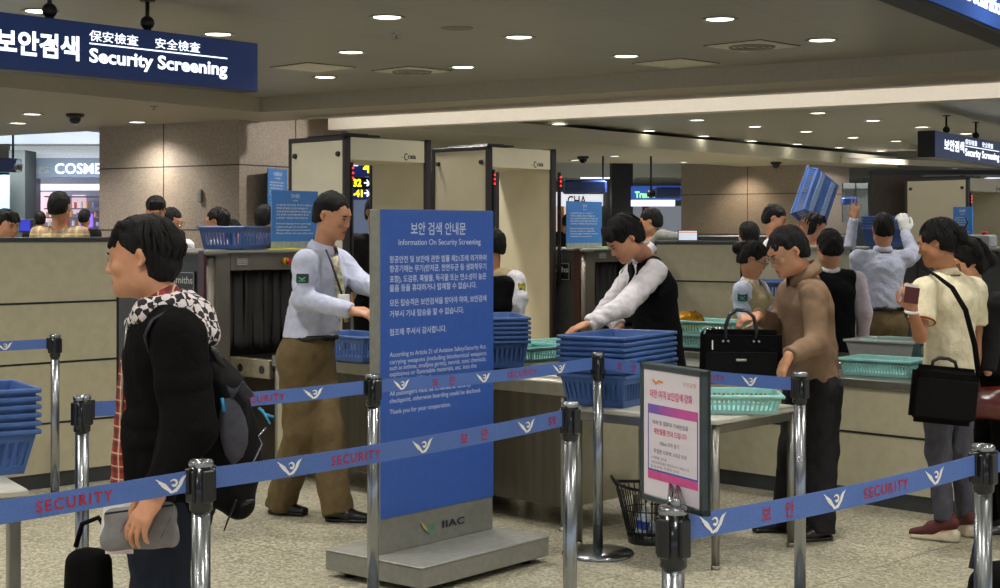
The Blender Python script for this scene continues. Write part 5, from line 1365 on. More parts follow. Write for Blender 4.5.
    def glasses(p,m=None):
        r,f,u=p.ax; s=p.s; c=p.J['head']-A(p.root.matrix_basis.translation); L=lambda x,y,z:Vector(c+(r*x+f*y+u*z)*s)
        b=MB()
        for x in (-1,1):
            b.tube([L(x*.033+.021*math.cos(a),.108,-.002+.015*math.sin(a)) for a in [k*PI/10 for k in range(20)]],.0013*s,n=5,closed=True)
            b.tube([L(x*.054,.107,.002),L(x*.075,.06,.004),L(x*.080,.0,.004),L(x*.079,-.015,-.012)],.0014*s,n=5)
        b.tube([L(-.012,.110,.002),L(0,.113,.004),L(.012,.110,.002)],.0013*s,n=5)
        return b.build('glasses',m or M_chrome,p.root)
    def patch(p,c,d,w,h,m,name='shoulder_patch',up=(0,0,1),mark=None):
        """small badge lying on a sleeve facing d"""
        c=A(c); d=nrm(A(d)); up=A(up); up=nrm(up-d*up.dot(d)); x=np.cross(up,d)
        M=frame(Vector(c-A(p.root.matrix_basis.translation)),Vector(x),Vector(up),Vector(d)); b=MB(); b.box((-w/2,-h/2,-.012),(w/2,h/2,.003),M=M,bev=.004)
        o=b.build(name,m,p.root)
        if mark: b=MB(); b.stroke([(-w*.28,h*.12),(0,-h*.15),(w*.28,h*.12)],[.004,.012,.004],M@Matrix.Translation((0,0,.0036))); b.box((-w*.3,-h*.34,.003),(w*.3,-h*.26,.0038),M=M); b.build('patch_emblem',mark,o)
        return o
# ---------------- fabrics ----------------
def fabric(n,c,rough=.85,var=.06,bump=.5,bs=45,**k): k.setdefault('spec',.25); return mat(n,c,rough,var=var,scale=18,bump=bump,bscale=bs,**k)
F_lblue=fabric('pale_blue_shirt',(196,201,224)); F_khaki=fabric('khaki_trousers',(104,88,60)); F_black=fabric('black_cloth',(11,10,11),spec=.1); F_white=fabric('white_shirt',(226,222,228))
F_vest=fabric('black_vest',(13,13,15),spec=.12); F_tan=fabric('tan_knit',(140,114,92),.9,bs=260,bump=.6); F_cream=fabric('cream_shirt',(232,222,190)); F_beigev=fabric('beige_vest',(172,156,120))
F_suit=fabric('dark_suit',(24,23,25)); F_grey=fabric('grey_trousers',(78,78,88)); F_charc=fabric('charcoal_trousers',(30,28,30)); F_jean=fabric('dark_jeans',(28,34,48),bs=400)
M_leather=mat('black_leather',(14,13,13),.3)
def plaidmat(name,base,l1,l2,scale=30,rot=0.0):
    m=bpy.data.materials.new(name); m.use_nodes=True; nt=m.node_tree; N=nt.nodes; L=nt.links; b=N['Principled BSDF']
    tc=N.new('ShaderNodeTexCoord'); sx=N.new('ShaderNodeSeparateXYZ'); L.new(tc.outputs['Object'],sx.inputs[0])
    prev=None; col=srgb(base)
    def stripes(ax,c,wd,ph,prev):
        a=N.new('ShaderNodeMath'); a.operation='MULTIPLY_ADD'; a.inputs[1].default_value=scale; a.inputs[2].default_value=ph; L.new(sx.outputs[ax],a.inputs[0])
        fr=N.new('ShaderNodeMath'); fr.operation='FRACT'; L.new(a.outputs[0],fr.inputs[0])
        lt=N.new('ShaderNodeMath'); lt.operation='LESS_THAN'; lt.inputs[1].default_value=wd; L.new(fr.outputs[0],lt.inputs[0])
        ml=N.new('ShaderNodeMath'); ml.operation='MULTIPLY'; ml.inputs[1].default_value=.6; L.new(lt.outputs[0],ml.inputs[0])
        mx=N.new('ShaderNodeMix'); mx.data_type='RGBA'; L.new(ml.outputs[0],mx.inputs[0])
        if prev is None: mx.inputs[6].default_value=col
        else: L.new(prev,mx.inputs[6])
        mx.inputs[7].default_value=srgb(c); return mx.outputs[2]
    for ax,c,wd,ph in ((0,l1,.3,0),(2,l1,.3,0),(0,l2,.12,.55),(2,l2,.12,.55)): prev=stripes(ax,c,wd,ph,prev)
    L.new(prev,b.inputs['Base Color']); b.inputs['Roughness'].default_value=.8; return m
M_plaid=plaidmat('beige_plaid',(176,148,118),(130,108,84),(224,212,150),9)
M_redplaid=plaidmat('red_plaid',(150,44,34),(60,20,20),(220,200,170),26)
def checkmat():
    m=bpy.data.materials.new('black_white_check'); m.use_nodes=True; nt=m.node_tree; N=nt.nodes; L=nt.links; b=N['Principled BSDF']
    tc=N.new('ShaderNodeTexCoord'); mp=N.new('ShaderNodeMapping'); mp.inputs['Rotation'].default_value=(.5,.6,.4); L.new(tc.outputs['Object'],mp.inputs[0])
    nz=N.new('ShaderNodeTexNoise'); nz.inputs['Scale'].default_value=30; L.new(mp.outputs[0],nz.inputs['Vector'])
    mx=N.new('ShaderNodeMix'); mx.data_type='RGBA'; mx.blend_type='LINEAR_LIGHT'; mx.inputs[0].default_value=.02; L.new(mp.outputs[0],mx.inputs[6]); L.new(nz.outputs[1],mx.inputs[7])
    ch=N.new('ShaderNodeTexChecker'); ch.inputs['Scale'].default_value=44; ch.inputs['Color1'].default_value=srgb((214,204,204)); ch.inputs['Color2'].default_value=srgb((30,28,30)); L.new(mx.outputs[2],ch.inputs['Vector'])
    L.new(ch.outputs[0],b.inputs['Base Color']); b.inputs['Roughness'].default_value=.9; return m
M_check=checkmat()
def relp(p,v): return Vector(p.pt(v)-A(p.root.matrix_basis.translation))
# ================= the officer in the pale blue shirt =================
p=Person('security officer in pale blue shirt and khaki trousers leaning over the roller table',8.0,h=.008)
p.pose((333,216,0),(-28,14),(323,250,.02),(321,276,.02),(313,318,.02),(306,352,.03),-20,shw=.40,
  arms={'R':((303,300,-.20),(352,311,-.28)),'L':((362,284,.12),(385,294,-.05))},
  legs={'R':((302,430,-.05),(280,492,.10)),'L':((326,432,-.02),(338,503,-.12))})
p.hand('R',(1,-.1,-.15),(0,-.4,1),side=-1,curl=(.5,.5,.6,.6)); p.hand('L',(1,-.3,-.2),(0,.2,1),curl=(.5,.5,.5,.5))
p.body(); p.hair('crop',3,locks=0)
p.top(F_lblue,pad=.014,hem=p.J['waist'][2]-.10,wr=.007,wf=30,seed=11,bulk=.014)
p.trousers(F_khaki,pad=.022,wide=.012,top=p.J['waist'][2]-.07,seed=8)
p.shoes(M_leather)
p.ring(p.J['neck']+A((0,0,.0)),(.15,-.05,1),.082,.064,.052,F_lblue,open_=.6)
p.ring((p.J['waist']*1+A((0,0,-.115))),(0,0,1),.158,.158,.03,M_leather,'belt',flat=.8)
p.patch(p.J['shR']+(p.J['elR']-p.J['shR'])*.42+A((.0,-.072,0)),(-.15,-1,.1),.066,.048,mat('patch_dark',(30,44,40),.6),mark=mat('patch_green',(80,170,130),.5))
b=MB(); b.tube([relp(p,v) for v in ((326,250,-.10),(331,262,-.16),(337,280,-.17),(343,298,-.16))],.006,n=6); b.build('lanyard',mat('dark_cord',(30,32,50),.6),p.root)
b=MB(); b.tube([relp(p,v) for v in ((335,256,-.13),(338,275,-.15),(341,300,-.155),(347,322,-.15))],[.014,.022,.024,.012],n=8,flat=.3,flataxis=(1,0,0)); b.build('necktie',mat('yellow_tie',(206,196,140),.5,col2=(120,120,110),scale=40),p.root)
b=MB(); b.box((-.03,-.04,-.006),(.03,.04,.006),M=frame(relp(p,(344,302,-.19)),V(1,0,0),V(0,0,1),V(0,-1,0)),bev=.003); b.build('identity_badge',M_white,p.root)
# ================= man in black vest bending over the bins =================
p=Person('man in white shirt and black vest bending over behind the tall blue bin stack',8.6,h=.009)
p.pose((624,239,-.24),(-158,36,0),(646,257,0),(652,288,.03),(657,332,.05),(662,372,.08),-165,shw=.42,
  sh={'R':(636,272,.2),'L':(655,272,-.18)},
  arms={'R':((606,312,.1),(620,327,.0)),'L':((624,306,-.34),(588,324,-.42))})
p.hand('L',(-1,-.1,-.35),(-.3,-.2,1),side=1,curl=(.45,.5,.5,.5)); p.hand('R',(-1,0,-.5),(-.3,-.3,1),side=-1,curl=(.5,.5,.5,.5))
p.body(); p.hair('side',5,locks=50)
p.top(F_white,pad=.013,hem=p.J['waist'][2]-.1,wr=.008,seed=21,armpad=.004)
p.vest(F_vest,pad=.028,hem=p.J['pelvis'][2]-.02,vneck=.16,bulk=.006)
p.trousers(F_black,top=p.J['waist'][2]-.05); p.shoes(M_leather)
p.ring(p.J['neck']+A((-.02,0,.012)),(-.45,-.1,1),.086,.068,.055,F_white,open_=.6)
b=MB(); b.tube([relp(p,v) for v in ((629,262,-.18),(620,272,-.24),(618,287,-.26),(622,298,-.24))],.004,n=6); b.build('lanyard',M_white,p.root)
# ================= man in the tan sweater with the briefcase =================
p=Person('man with glasses in tan half-zip sweater and dark trousers, holding a black briefcase',7.5,h=.0075,scale=.97)
p.pose((787,252,-.06),(-162,24,0),(806,276,0),(806,302,.02),(810,350,.02),(812,385,.03),-165,shw=.40,
  sh={'R':(790,292,.18),'L':(815,294,-.17)},
  arms={'R':((778,325,.20),(758,316,-.02)),'L':((816,343,-.25),(789,356,-.42))},
  legs={'R':((796,450,.02),(785,512,.12)),'L':((821,452,-.04),(820,520,-.10))})
p.hand('R',(-1,-.25,-.15),(.1,-.3,1),side=-1,curl=(1.0,1.0,1.0,1.0),thumb=.8); p.hand('L',(-.45,-.05,-1),(-.9,-.2,.35),side=1,curl=(.25,.2,.2,.25),thumb=.3)
p.body(); p.hair('short',7,locks=40); p.glasses()
p.top(F_tan,name='sweater',pad=.015,hem=p.J['pelvis'][2]+.02,wr=.005,wf=26,seed=31,bulk=.012,neckr=.07,cuffpad=.014)
p.ring(p.J['neck']+A((-.01,0,.0)),(-.35,0,1),.092,.074,.06,F_tan,open_=.35)
p.trousers(F_charc,pad=.018,wide=.01,top=p.J['pelvis'][2]+.06); p.shoes(M_leather)
# briefcase
bc=thing('briefcase','black fabric briefcase with two handles held over the pale green tray','briefcase',tuple(at(741,384,7.28)),math.radians(-8))
b=MB(); b.box((-.195,-.055,0),(.195,.055,.265),bev=.025,seg=2,taper=1.04); b.build('case_body',F_black,bc)
for sgn_y in (-1,1):
    b=MB(); b.tube([(-.072,sgn_y*.05,.225),(-.074,sgn_y*.045,.28),(-.055,sgn_y*.03,.335),(-.02,sgn_y*.02,.36),(.03,sgn_y*.02,.355),(.062,sgn_y*.03,.325),(.072,sgn_y*.045,.27),(.070,sgn_y*.05,.225)],.009,n=8); h_=b.build('carry_handle',M_leather,bc)
    b=MB()
    for x in (-.086,-.062,.06,.084): b.cyl((x,sgn_y*.055,.212),(x,sgn_y*.062,.212),.006,n=10)
    b.build('rivet',M_chrome,h_)
b=MB(); b.box((-.17,-.062,.02),(.17,-.055,.16),bev=.003); b.build('front_pocket',mat('black_fabric2',(12,11,12),.8,bump=.3,spec=.15),bc)
b=MB(); b.box((-.025,-.066,.115),(.025,-.06,.127),bev=.002); b.build('metal_plate',M_steel,bc)
b=MB(); b.box((-.14,-.06,.17),(-.134,-.056,.215)); b.build('zip_tab',M_white,bc)
b=MB(); b.tube([(-.19,0,.24),(-.175,-.03,.27),(-.15,-.02,.262),(-.13,0,.27)],.007,n=6); b.build('strap_clip',M_chrome,bc)
# ================= woman in the cream shirt =================
p=Person('woman with tied black hair in cream polo shirt holding a passport',7.4,h=.0075,scale=.93,female=True,skin=M_skin2)
p.pose((938,243,0),(152,12),(945,272,.02),(950,300,.02),(950,345,.02),(949,382,.02),128,shw=.36,
  sh={'L':(925,291,-.12),'R':(973,290,.12)},
  arms={'L':((920,336,-.2),(912,309,-.36)),'R':((980,340,.15),(974,372,.05))},
  legs={'L':((938,450,-.02),(944,512,-.02),(915,520,.06)),'R':((960,450,.05),(966,505,.12),(945,508,.3))})
p.hand('L',(-.3,-.2,1),(-.5,-.8,0),side=-1,curl=(.9,.9,.9,.9),thumb=.6)
p.hand('R',(-.2,0,-1),(1,0,0),curl=(.5,.5,.5,.5))
p.body(); p.hair('tied',9,locks=40)
p.top(F_cream,name='polo_shirt',pad=.018,sleeve=.42,hem=p.J['pelvis'][2]-.02,wr=.004,seed=41,bulk=.004)
p.trousers(F_grey,pad=.002,top=p.J['waist'][2]-.08,hemz=.10)
p.shoes(mat('maroon_canvas',(82,30,28),.7),heel=.045,sole=mat('off_white_rubber',(206,194,168),.6))
p.ring(p.J['neck']+A((0,0,-.012)),(0,0,1),.066,.056,.035,F_cream,open_=.5)
sh=p.J['shL'];e=p.J['elL']; cu=sh+(e-sh)*.655; p.ring(cu,e-sh,.060,.060,.008,mat('red_trim',(150,50,30),.6),'sleeve_trim',f=np.array([1.,0,0]))
# pony tail bun
F=Field(p.J['head']-.3,p.J['head']+.3,.006); r,f,u=p.ax; c=p.J['head']
F.ell(c-f*.115+u*.01,(.034,.034,.05),None,.01); F.cone(c-f*.12+u*.0,c-f*.16-u*.04,.026,.018,.01); F.noise(.002,150,4)
P_,Fq=F.mesh(1); np_obj('hair_bun',P_,Fq,M_hair,p.root)
F=p.fld(c-.3,c+.3,.006); 
b=MB(); b.tube([Vector(c-A(p.root.matrix_basis.translation)+v) for v in (-f*.13+u*.03,-f*.16+u*.07,-f*.15+u*.11)],[.006,.005,.002],n=6); b.build('hair_pin',M_black,p.root)
b=MB(); w=p.J['wrL']-A(p.root.matrix_basis.translation)-A((0,0,.0)); b.tube([Vector(w+A((.030*math.cos(a),.030*math.sin(a),-.012+.006*math.sin(a)))) for a in [k*PI/9 for k in range(18)]],.007,n=6,closed=True); b.build('white_bracelet',M_white,p.root)
ps=thing('passport','maroon passport with papers in the hand of the woman in cream','passport',tuple(at(911,300,7.0)),0); ps.scale=(.75,.75,.8)
b=MB(); b.box((-.045,-.004,-.02),(.045,.004,.075),M=Matrix.Rotation(math.radians(8),4,'Y')); b.build('cover',mat('maroon_cover',(84,26,32),.5),ps)
b=MB(); b.box((-.05,.005,.055),(.035,.008,.09),M=Matrix.Rotation(math.radians(8),4,'Y')); b.build('paper_slip',M_white,ps)
lb=thing('shoulder_bag','flat black laptop bag hanging low across the back of the woman in cream','bag',tuple(at(941,424,7.16)),math.radians(6))
b=MB(); b.box((-.165,-.035,0),(.165,.035,.275),bev=.028,seg=3,M=Matrix.Rotation(math.radians(6),4,'Y')); b.build('bag_body',F_black,lb)
b=MB(); b.box((-.150,-.039,.03),(.150,-.033,.215),bev=.003,M=Matrix.Rotation(math.radians(6),4,'Y')); b.build('flap_pocket',mat('black_fabric2',(20,19,19),.7),lb)
b=MB(); b.tube([(-.045,0,.27),(-.04,0,.30),(-.01,0,.315),(.035,0,.312),(.07,0,.295),(.078,0,.265)],.009,n=8); b.build('carry_handle',M_leather,lb)
b=MB(); w0=A(lb.location); q=[(p.J['shL']+A((.05,-.05,.075)))-w0,(p.J['shL']+A((.10,-.115,.02)))-w0,A(at(966,310,7.14))-w0,A(at(975,345,7.12))-w0,A(at(980,376,7.15))-w0]
q0=[p.J['neck']+A((-.09,-.03,.02))-w0]
b.tube([Vector(x) for x in q0+q],[.014]*6,n=6,flat=.3,flataxis=(1,0,0)); b.build('shoulder_strap',F_black,lb)
# ================= young man in the foreground =================
p=Person('young man in the foreground with shaggy hair, black jacket and checked hood',4.5,h=.006,scale=.98)
p.pose((142,258,0),(183,4),(163,303,0),(168,348,.02),(167,430,.02),(162,500,.02),182,shw=.38,
  sh={'R':(174,332,.18),'L':(178,338,-.18)},
  arms={'R':((175,415,.22),(160,480,.22)),'L':((190,428,-.25),(158,494,-.34))},
  legs={'R':((150,640,.1),(165,745,.12)),'L':((165,640,-.1),(175,750,-.1))})
p.hand('L',(-.55,-.15,-.8),(-.5,-.75,.3),side=1,curl=(.35,.4,.4,.45),thumb=.5,s=.98)
p.hand('R',(-.2,0,-1),(0,1,0),curl=(.6,.6,.6,.6))
p.body(); p.hair('mid',15,locks=120,h=.0045)
zz=p.J['pelvis'][2]-.0
p.top(F_black,name='jacket',pad=.028,hem=zz-.09,wr=.008,wf=22,seed=51,bulk=.004,neckr=.085,hemdrop=.06,armpad=.006,cuffpad=.016)
p.trousers(F_jean,pad=.016,top=zz+.02); p.shoes(M_leather)
# checked hood lying on the shoulders
F=Field(p.J['neck']-.34,p.J['neck']+.30,.007); nk=p.J['neck']+A((-.01,0,-.02))
for sg in (-1,1):
    F.cone(nk+A((-.075,sg*.020,-.045)),nk+A((-.02,sg*.070,-.005)),.022,.034,.03); F.cone(nk+A((-.02,sg*.070,-.005)),nk+A((.06,sg*.055,.012)),.034,.040,.03)
    F.cone(nk+A((.06,sg*.055,.012)),nk+A((.11,0,-.02)),.042,.046,.03)
F.cone(nk+A((.08,-.0,-.01)),nk+A((.135,-.02,-.075)),.052,.046,.04,side=(0,1,0),fa=.8); F.cone(nk+A((.13,-.07,-.06)),nk+A((.145,.05,-.085)),.030,.030,.03)
F.cone(nk+A((-.02,0,.02)),nk+A((-.045,0,.2)),.062,.075,.01,'sub'); F.folds(.010,30,3); P_,Fq=F.mesh(1); np_obj('checked_hood',P_,Fq,M_check,p.root)
# red shirt collar and plaid front
p.ring(p.J['neck']+A((-.012,0,.0)),(-.35,0,1),.066,.060,.04,M_redplaid,'shirt_collar',open_=.3)
F=Field(p.lo,p.hi,.008); 
F.cone(p.J['chest']+A((-.075,0,-.05)),p.J['pelvis']+A((-.085,0,-.02)),.095,.105,.03,side=p.r,fa=.7); F.noise(.004,40,8); P_,Fq=F.mesh(1); np_obj('plaid_shirt',P_,Fq,M_redplaid,p.root)
b=MB(); b.tube([relp(p,v) for v in ((127,322,-.05),(125,345,-.06),(123,380,-.06),(122,420,-.06))],.0035,n=6); b.build('zip_edge',M_steel,p.root)
YG=p
# backpack
bp=thing('backpack','black and grey backpack with blue cords on the back of the young man','backpack',tuple(at(238,500,4.5)),0)
w0=A(bp.location); PX=lambda x,y,d=0:A(at(x,y,4.5+d))
F=Field(PX(236,420)-A((.25,.30,.42)),PX(236,420)+A((.25,.30,.42)),.007)
F.cone(PX(213,372),PX(222,480),.075,.100,.04,side=(0,1,0),fa=.66,fb=.85); F.cone(PX(230,385),PX(243,465),.070,.095,.05,side=(0,1,0),fa=.6,fb=.66)
F.cone(PX(222,470),PX(238,505),.10,.075,.05,side=(0,1,0),fa=.6); F.noise(.006,34,2); P_,Fq=F.mesh(1); np_obj('pack_body',P_-0,Fq,mat('pack_black',(13,13,15),.8,bump=.5,bscale=30,spec=.15),None)
pb=bpy.data.objects['pack_body']; pb.data.transform(Matrix.Translation(-Vector(w0))); pb.parent=bp
b=MB()
RL=lambda x,y,d=0:Vector(PX(x,y,d)-w0)
b.tube([RL(229,392,-.115),RL(240,388,-.115),RL(249,398,-.10)],[.028,.032,.02],n=16,flat=.35,flataxis=(1,0,0)); b.tube([RL(228,398,-.115),RL(230,408,-.12),RL(232,420,-.122),RL(234,432,-.124),RL(235,444,-.122),RL(234,456,-.12),RL(233,464,-.118)],[.012,.030,.040,.042,.038,.026,.006],n=16,flat=.3,flataxis=(1,0,0)); b.build('grey_panel',mat('pack_grey',(70,70,80),.7,spec=.2),bp)
b=MB(); b.tube([RL(222,398,-.13),RL(224,412,-.13)],.006,n=6); b.tube([RL(259,408,-.08),RL(264,414,-.07),RL(274,417,-.06)],.004,n=6); b.tube([RL(262,410,-.07),RL(268,420,-.07),RL(270,424,-.07)],.004,n=6); b.build('blue_cord',mat('cyan_cord',(30,140,190),.5),bp)
b=MB(); b.tube([RL(266,428,-.03),RL(258,436,-.05),RL(262,444,-.05),RL(254,460,-.05),RL(247,478,-.04)],.0035,n=6); b.build('silver_cord',M_chrome,bp)
b=MB(); b.tube([RL(236,500,-.1),RL(228,520,-.1),RL(224,531,-.1)],[.010,.008,.005],n=6,flat=.4); b.tube([RL(240,505,-.1),RL(247,502,-.1),RL(254,500,-.1)],[.008,.008,.004],n=6); b.build('loose_strap',M_black,bp)
b=MB(); b.tube([RL(212,350,.0),RL(206,343,-.02),RL(214,352,-.04),RL(222,368,-.03)],.012,n=8); b.build('grab_handle',M_black,bp)
for dd in (-.22,.16):
    b=MB(); b.tube([RL(150,350,dd*.9),RL(146,335,dd),RL(152,322,dd*.95),RL(165,313,dd*.8),RL(180,312,dd*.75),RL(193,325,dd*.85),RL(203,350,dd*.8),RL(210,372,dd*.5)],[.016,.02,.022,.022,.022,.022,.018,.014],n=8,flat=.35,flataxis=(0,1,0)); b.build('shoulder_strap',mat('strap_navy',(24,26,38),.6),bp)
# pouch and papers in his hand
po=thing('pouch','grey fabric pouch with seams held in the hand of the young man','pouch',tuple(at(140,548,4.215)),math.radians(4))
F=Field((-.13,-.05,-.02),(.13,.05,.16),.005); F.cone((-.085,0,.048),(.085,0,.072),.052,.050,.02,side=(0,0,1),fa=.30); F.cone((-.09,0,.03),(.09,0,.03),.03,.03,.02,side=(0,0,1),fa=.6); F.cone((-.08,0,.085),(.09,0,.105),.02,.02,.02,side=(0,0,1),fa=.6);F.noise(.002,60,4); P_,Fq=F.mesh(1)
np_obj('pouch_body',P_,Fq,mat('pouch_grey',(124,122,122),.85,bump=.3,bscale=300),None); ob=bpy.data.objects['pouch_body']; ob.parent=po
b=MB(); b.tube([(-.095,-.012,.100),(0,-.016,.112),(.095,-.012,.122)],.003,n=6)
b.build('zip',M_line,po)
b=MB()
for x in (-.06,-.02,.02,.06): b.tube([(x,-.0185,.03),(x+.03,-.018,.09)],.0012,n=4)
b.build('seam',mat('seam_red',(110,80,86),.7),po)
pa=thing('paper_sheets','white papers held behind the grey pouch','paper',tuple(at(112,540,4.28)),0)
b=MB(); b.box((-.035,-.001,-.02),(.05,.001,.13),M=Matrix.Rotation(math.radians(6),4,'Y')); b.build('front_sheet',M_white,pa); b=MB(); b.box((-.02,.002,-.04),(.06,.004,.10)); b.build('pink_sheet',mat('pink_paper',(220,200,205),.6),pa)
rb=thing('travel_bag','black soft bag hanging beside the legs of the young man','bag',tuple(at(92,612,4.6)),0)
F=Field((-.2,-.15,-.02),(.2,.15,.4),.007); F.cone((-.01,0,.07),(-.01,0,.15),.075,.07,.03,side=(1,0,0),fa=.7); F.folds(.006,40,3); P_,Fq=F.mesh(1); np_obj('bag_body',P_,Fq,F_black,rb) if False else None
ob=np_obj('bag_body',P_,Fq,F_black,None); ob.parent=rb
b=MB(); b.tube([(-.05,0,.20),(-.03,0,.27),(.02,0,.29),(.045,0,.25),(.04,0,.20)],.008,n=8); b.build('strap',F_black,rb)
# ================= smaller figures =================
def simple(label,Y,head,look,yaw,topm,style='short',seed=1,arms=None,legs=None,scale=1.0,female=False,trm=None,neckd=None,h=.011,topname='shirt',hands=(),sleeve=1.0,locks=20,skin=None,sit=False,hemoff=-.1,pad=.015,lean=0,stand=True):
    """figure placed by its head; torso hangs below with a slight lean (px)"""
    p=Person(label,Y,h=h,scale=scale,female=female,skin=skin); k=FPX/Y*scale
    hx,hy=head; yw=math.radians(yaw); bx=-math.cos(math.radians(look[0]))*.03*k
    nx=hx+bx*.6+lean*.25; 
    p.pose((hx,hy,0),look,(nx,hy+.165*k,.02),(nx+lean*.3,hy+.30*k,.02),(nx+lean*.7,hy+.52*k,.02),(nx+lean,hy+.72*k,.02),yaw,arms=arms,legs=legs,shw=.38 if not female else .34)
    for H in hands: p.hand(H[0],H[1],H[2],**(H[3] if len(H)>3 else {}))
    p.body(eyes=abs((look[0]+360)%360-90)>40); p.hair(style,seed,locks=locks,h=.007)
    p.top(topm,name=topname,pad=pad,sleeve=sleeve,hem=p.J['waist'][2]+hemoff,seed=seed*3)
    if stand: p.trousers(trm or F_black,top=p.J['waist'][2]-.07,seed=seed); p.shoes(M_leather,h=.01)
    return p
# woman officer with glasses
p=simple('woman officer with glasses, hair bun and beige vest over pale blue shirt',10.2,(753,259),(-22,22),-30,F_lblue,'tied',2,arms={'R':((742,306,-.10),(748,330,-.22)),'L':((768,305,.05),(770,325,-.1))},scale=.93,female=True,trm=F_beigev,h=.009)
p.vest(F_beigev,pad=.032,hem=p.J['waist'][2]-.12,vneck=.14); p.glasses(M_black)
p.ring(p.J['neck'],(0,0,1),.066,.056,.035,F_lblue,open_=.5)
c=p.J['head'];r,f,u=p.ax; F=Field(c-.25,c+.25,.007); F.ell(c-f*.12+u*.03,(.045,.045,.045),None); F.cone(c-f*.06+u*.02,c-f*.11+u*.03,.05,.03,.02); P_,Fq=F.mesh(1); np_obj('hair_bun',P_,Fq,M_hair,p.root)
p.patch(p.J['shR']+(p.J['elR']-p.J['shR'])*.4+A((-.008,-.066,0)),(-.2,-1,.1),.066,.05,mat('patch_dark',(30,44,40),.6),mark=mat('patch_green',(80,170,130),.5))
# man in black vest seen from the back
p=simple('man seen from behind in black vest over a pinkish shirt',10.3,(829,248),(100,8),95,fabric('pink_shirt',(206,192,204)),'short',6,scale=1.0,trm=F_black,h=.010,arms={'L':((812,315,-.05),(815,350,.1)),'R':((864,312,-.02),(862,340,.1))})
p.vest(F_vest,pad=.036,hem=p.J['pelvis'][2]-.04,vneck=None); p.ring(p.J['neck']+A((0,0,-.01)),(0,0,1),.070,.062,.045,F_white)
# man in pale blue shirt reaching up with white glove
p=simple('man seen from behind in pale blue shirt raising a white-gloved hand',11.6,(883,229),(88,0),90,F_lblue,'crop',7,scale=1.0,trm=F_khaki,h=.010,
  arms={'L':((858,290,.1),(866,318,.25)),'R':((913,254,.05),(905,232,.22))},hands=[('R',(-.1,.1,1),(.2,-1,0),dict(curl=(.6,.7,.7,.7)))],locks=0)
p.ring(p.J['neck']+A((0,0,-.01)),(0,0,1),.070,.062,.045,F_lblue); p.ring(p.J['waist']+A((0,0,-.11)),(0,0,1),.158,.158,.03,M_leather,'belt',flat=.8)
F=Field(p.J['wrR']-.2,p.J['wrR']+.22,.006); add_hand(F,p.J['wrR'],(-.1,.1,1),(.2,-1,0),s=1.10,curl=(.6,.7,.7,.7)); F.v-=.003; P_,Fq=F.mesh(1); np_obj('white_glove',P_,Fq,M_white,p.root)
# man tossing the bin
p=simple('man in pale blue shirt waving one hand beside a tilted blue bin',13.35,(814,227),(20,10),40,F_lblue,'mid',8,scale=1.0,h=.010,
  arms={'R':((848,258,-.15),(854,218,-.25)),'L':((792,250,.0),(803,236,-.35))},hands=[('R',(.15,-.1,1),(.3,1,.2),dict(curl=(.15,.1,.1,.2),spread=.16)),('L',(.1,-.1,1),(0,1,0),dict(curl=(.4,.4,.4,.4)))])
p=simple('man in white shirt looking right, standing behind the grey partition',13.6,(775,219),(-20,16),-10,F_white,'short',9,h=.012)
p=simple('dark-haired person low behind the grey partition, below the lit column',14.0,(748,236),(110,0),100,fabric('olive_jacket',(92,84,62)),'long',10,h=.012,topname='jacket')
p=simple('man in grey jacket leaning on the beige partition near the monitor',14.2,(650,222),(170,10),180,fabric('grey_jacket',(140,142,138)),'short',11,h=.012,topname='jacket',arms={'L':((662,236,-.5),(686,238,-.65)),'R':((640,262,.1),(636,285,0))})
# woman far right in black with the brown bag
p=simple('woman in black suit behind the woman in cream, at the right edge',7.66,(966,262),(190,10),190,F_suit,'long',12,scale=.94,female=True,trm=F_black,h=.009,topname='suit_jacket',skin=M_skin,arms={'L':((992,330,-.12),(988,372,-.2)),'R':((975,325,.15),(970,362,.1))},lean=26,locks=60)
c=p.J['head'];r,f,u=p.ax; F=Field(c-.25,c+.25,.007); F.ell(c-f*.125-u*.01,(.045,.045,.045),None); F.cone(c-f*.05,c-f*.11,.06,.03,.02); P_,Fq=F.mesh(1); np_obj('hair_bun',P_,Fq,M_hair,p.root)
hb=thing('handbag','glossy dark red leather handbag at the right edge beside the black laptop bag','handbag',tuple(at(995,420,7.5)),0)
F=Field((-.2,-.12,-.02),(.2,.12,.24),.008); F.cone((-.10,0,.07),(.12,0,.07),.07,.075,.02,side=(0,0,1),fa=.8); F.cone((-.08,0,.13),(.1,0,.13),.04,.04,.03,side=(0,0,1),fa=.8); F.noise(.004,50,2); P_,Fq=F.mesh(1); np_obj('leather_body',P_,Fq,mat('dark_red_leather',(88,30,22),.25),None); ob=bpy.data.objects['leather_body']; ob.parent=hb
b=MB(); b.tube([(-.09,-.03,.15),(-.10,0,.30),(-.115,.0,.45),(-.145,.02,.62),(-.17,.05,.78)],[.012]*5,n=6,flat=.4); b.build('shoulder_strap',mat('brown_strap',(92,52,34),.5),hb)
b=MB(); b.cyl((-.105,-.012,.33),(-.105,-.02,.33),.015,n=14); b.build('buckle',mat('brass',(190,150,80),.3,.9),hb)
# officer half hidden by the board
p=simple('officer in beige vest with a sleeve badge, half hidden by the notice board',9.95,(489,247),(165,5),235,F_white,'crop',13,scale=.97,h=.009,arms={'L':((519,298,-.14),(513,333,-.2)),'R':((480,300,.2),(480,330,.1))},lean=2,locks=0,trm=F_khaki)
p.vest(F_beigev,pad=.034,hem=p.J['waist'][2]-.12,vneck=.14)
p.patch(p.J['shL']+(p.J['elL']-p.J['shL'])*.38+A((.035,-.062,0)),(.45,-1,.1),.05,.06,mat('patch_greenyellow',(60,110,70),.6,col2=(200,180,60),scale=60))
p=simple('person in black clothes right against the edge of the blue notice board',9.6,(474,252),(150,5),80,F_black,'tied',14,scale=.95,h=.009,topname='vest',arms={'R':((503,306,-.05),(498,332,.1)),'L':((450,300,.1),(448,330,.1))},lean=2)
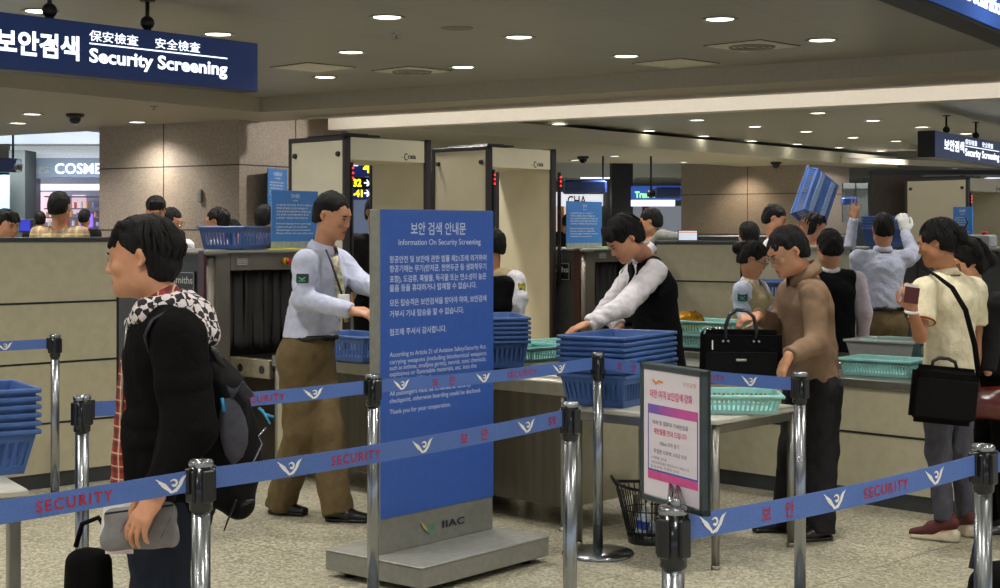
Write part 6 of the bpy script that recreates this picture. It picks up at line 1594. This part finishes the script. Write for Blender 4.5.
# passenger between the detectors
p=simple('man in dark suit waiting inside the first metal detector',12.2,(377,213),(-60,5),-60,F_suit,'short',16,scale=1.03,h=.010,topname='suit_jacket')
b=MB(); c_=p.J['neck']-A(p.root.matrix_basis.translation)+p.f*.085; b.poly([tuple(c_+p.r*x+p.f*(.03 if z<0 else 0)+A((0,0,z))) for x,z in ((-.05,.02),(.05,.02),(0,-.22))],h=.01,axis=tuple(p.f)); b.build('shirt_front',M_white,p.root)
# people behind the left partition
simple('man with back to us in beige plaid shirt, behind the left partition',12.4,(60,207),(78,0),80,M_plaid,'short',17,h=.011,locks=10)
simple('seated man\'s face at the far left edge above the partition',11.5,(6,226),(-30,8),-40,F_suit,'mid',18,h=.011,topname='jacket',locks=40)
simple('tall man with spiky black hair looking down, behind the young man',13.2,(156,211),(-75,22),-80,F_suit,'mid',19,h=.011,topname='jacket',locks=60)
p=simple('man with glasses half hidden beside the spiky-haired man',13.6,(172,222),(-30,8),-40,F_white,'short',20,h=.012); p.glasses()
p=simple('man in white shirt facing left in front of the granite column',13.4,(217,222),(172,5),175,F_white,'short',21,h=.011); p.glasses()
simple('person in navy jacket turned away, left of the blue notice on the x-ray machine',13.8,(266,219),(60,0),60,fabric('navy_jacket',(28,34,58)),'short',22,h=.012,topname='jacket',lean=-6)
simple('short-haired person low behind the man in the white shirt',15.2,(233,232),(60,0),60,F_suit,'short',23,h=.013,topname='jacket')
for i,(px,py,Y,yw,lab) in enumerate(((85,218,22,80,'distant dark-haired shopper right of the plaid shirt'),(40,220,22,100,'distant shopper left of the plaid shirt'),(568,222,25,60,'distant person below the CHA shop sign'),(655,221,28,90,'distant person in black by the dark counter'))):
    simple(lab,Y,(px,py),(yw,0),yw,F_suit,'short',30+i,h=.018,locks=0,topname='jacket')

rb=thing('travel_bag','black bag low at the bottom right corner behind the right edge post','bag',tuple(V(1.50,4.55,0)),0)
F=Field((-.25,-.2,-.02),(.25,.2,.75),.01); F.cone((0,0,.14),(.02,0,.45),.12,.10,.03,side=(1,0,0),fa=.7); F.cone((-.06,0,.10),(.08,0,.10),.10,.10,.03,side=(0,0,1),fa=.9); F.plane(A((0,0,.0)),A((0,0,-1))); F.folds(.008,26,3); P_,Fq=F.mesh(1)
np_obj('bag_body',P_,Fq,F_black,None); ob=[o for o in COL.objects if o.name.startswith('bag_body') and o.parent is None][-1]; ob.parent=rb
b=MB(); b.tube([(-.07,0,.50),(-.05,0,.60),(.03,0,.62),(.07,0,.52)],.01,n=8); b.build('carry_handle',M_leather,rb)
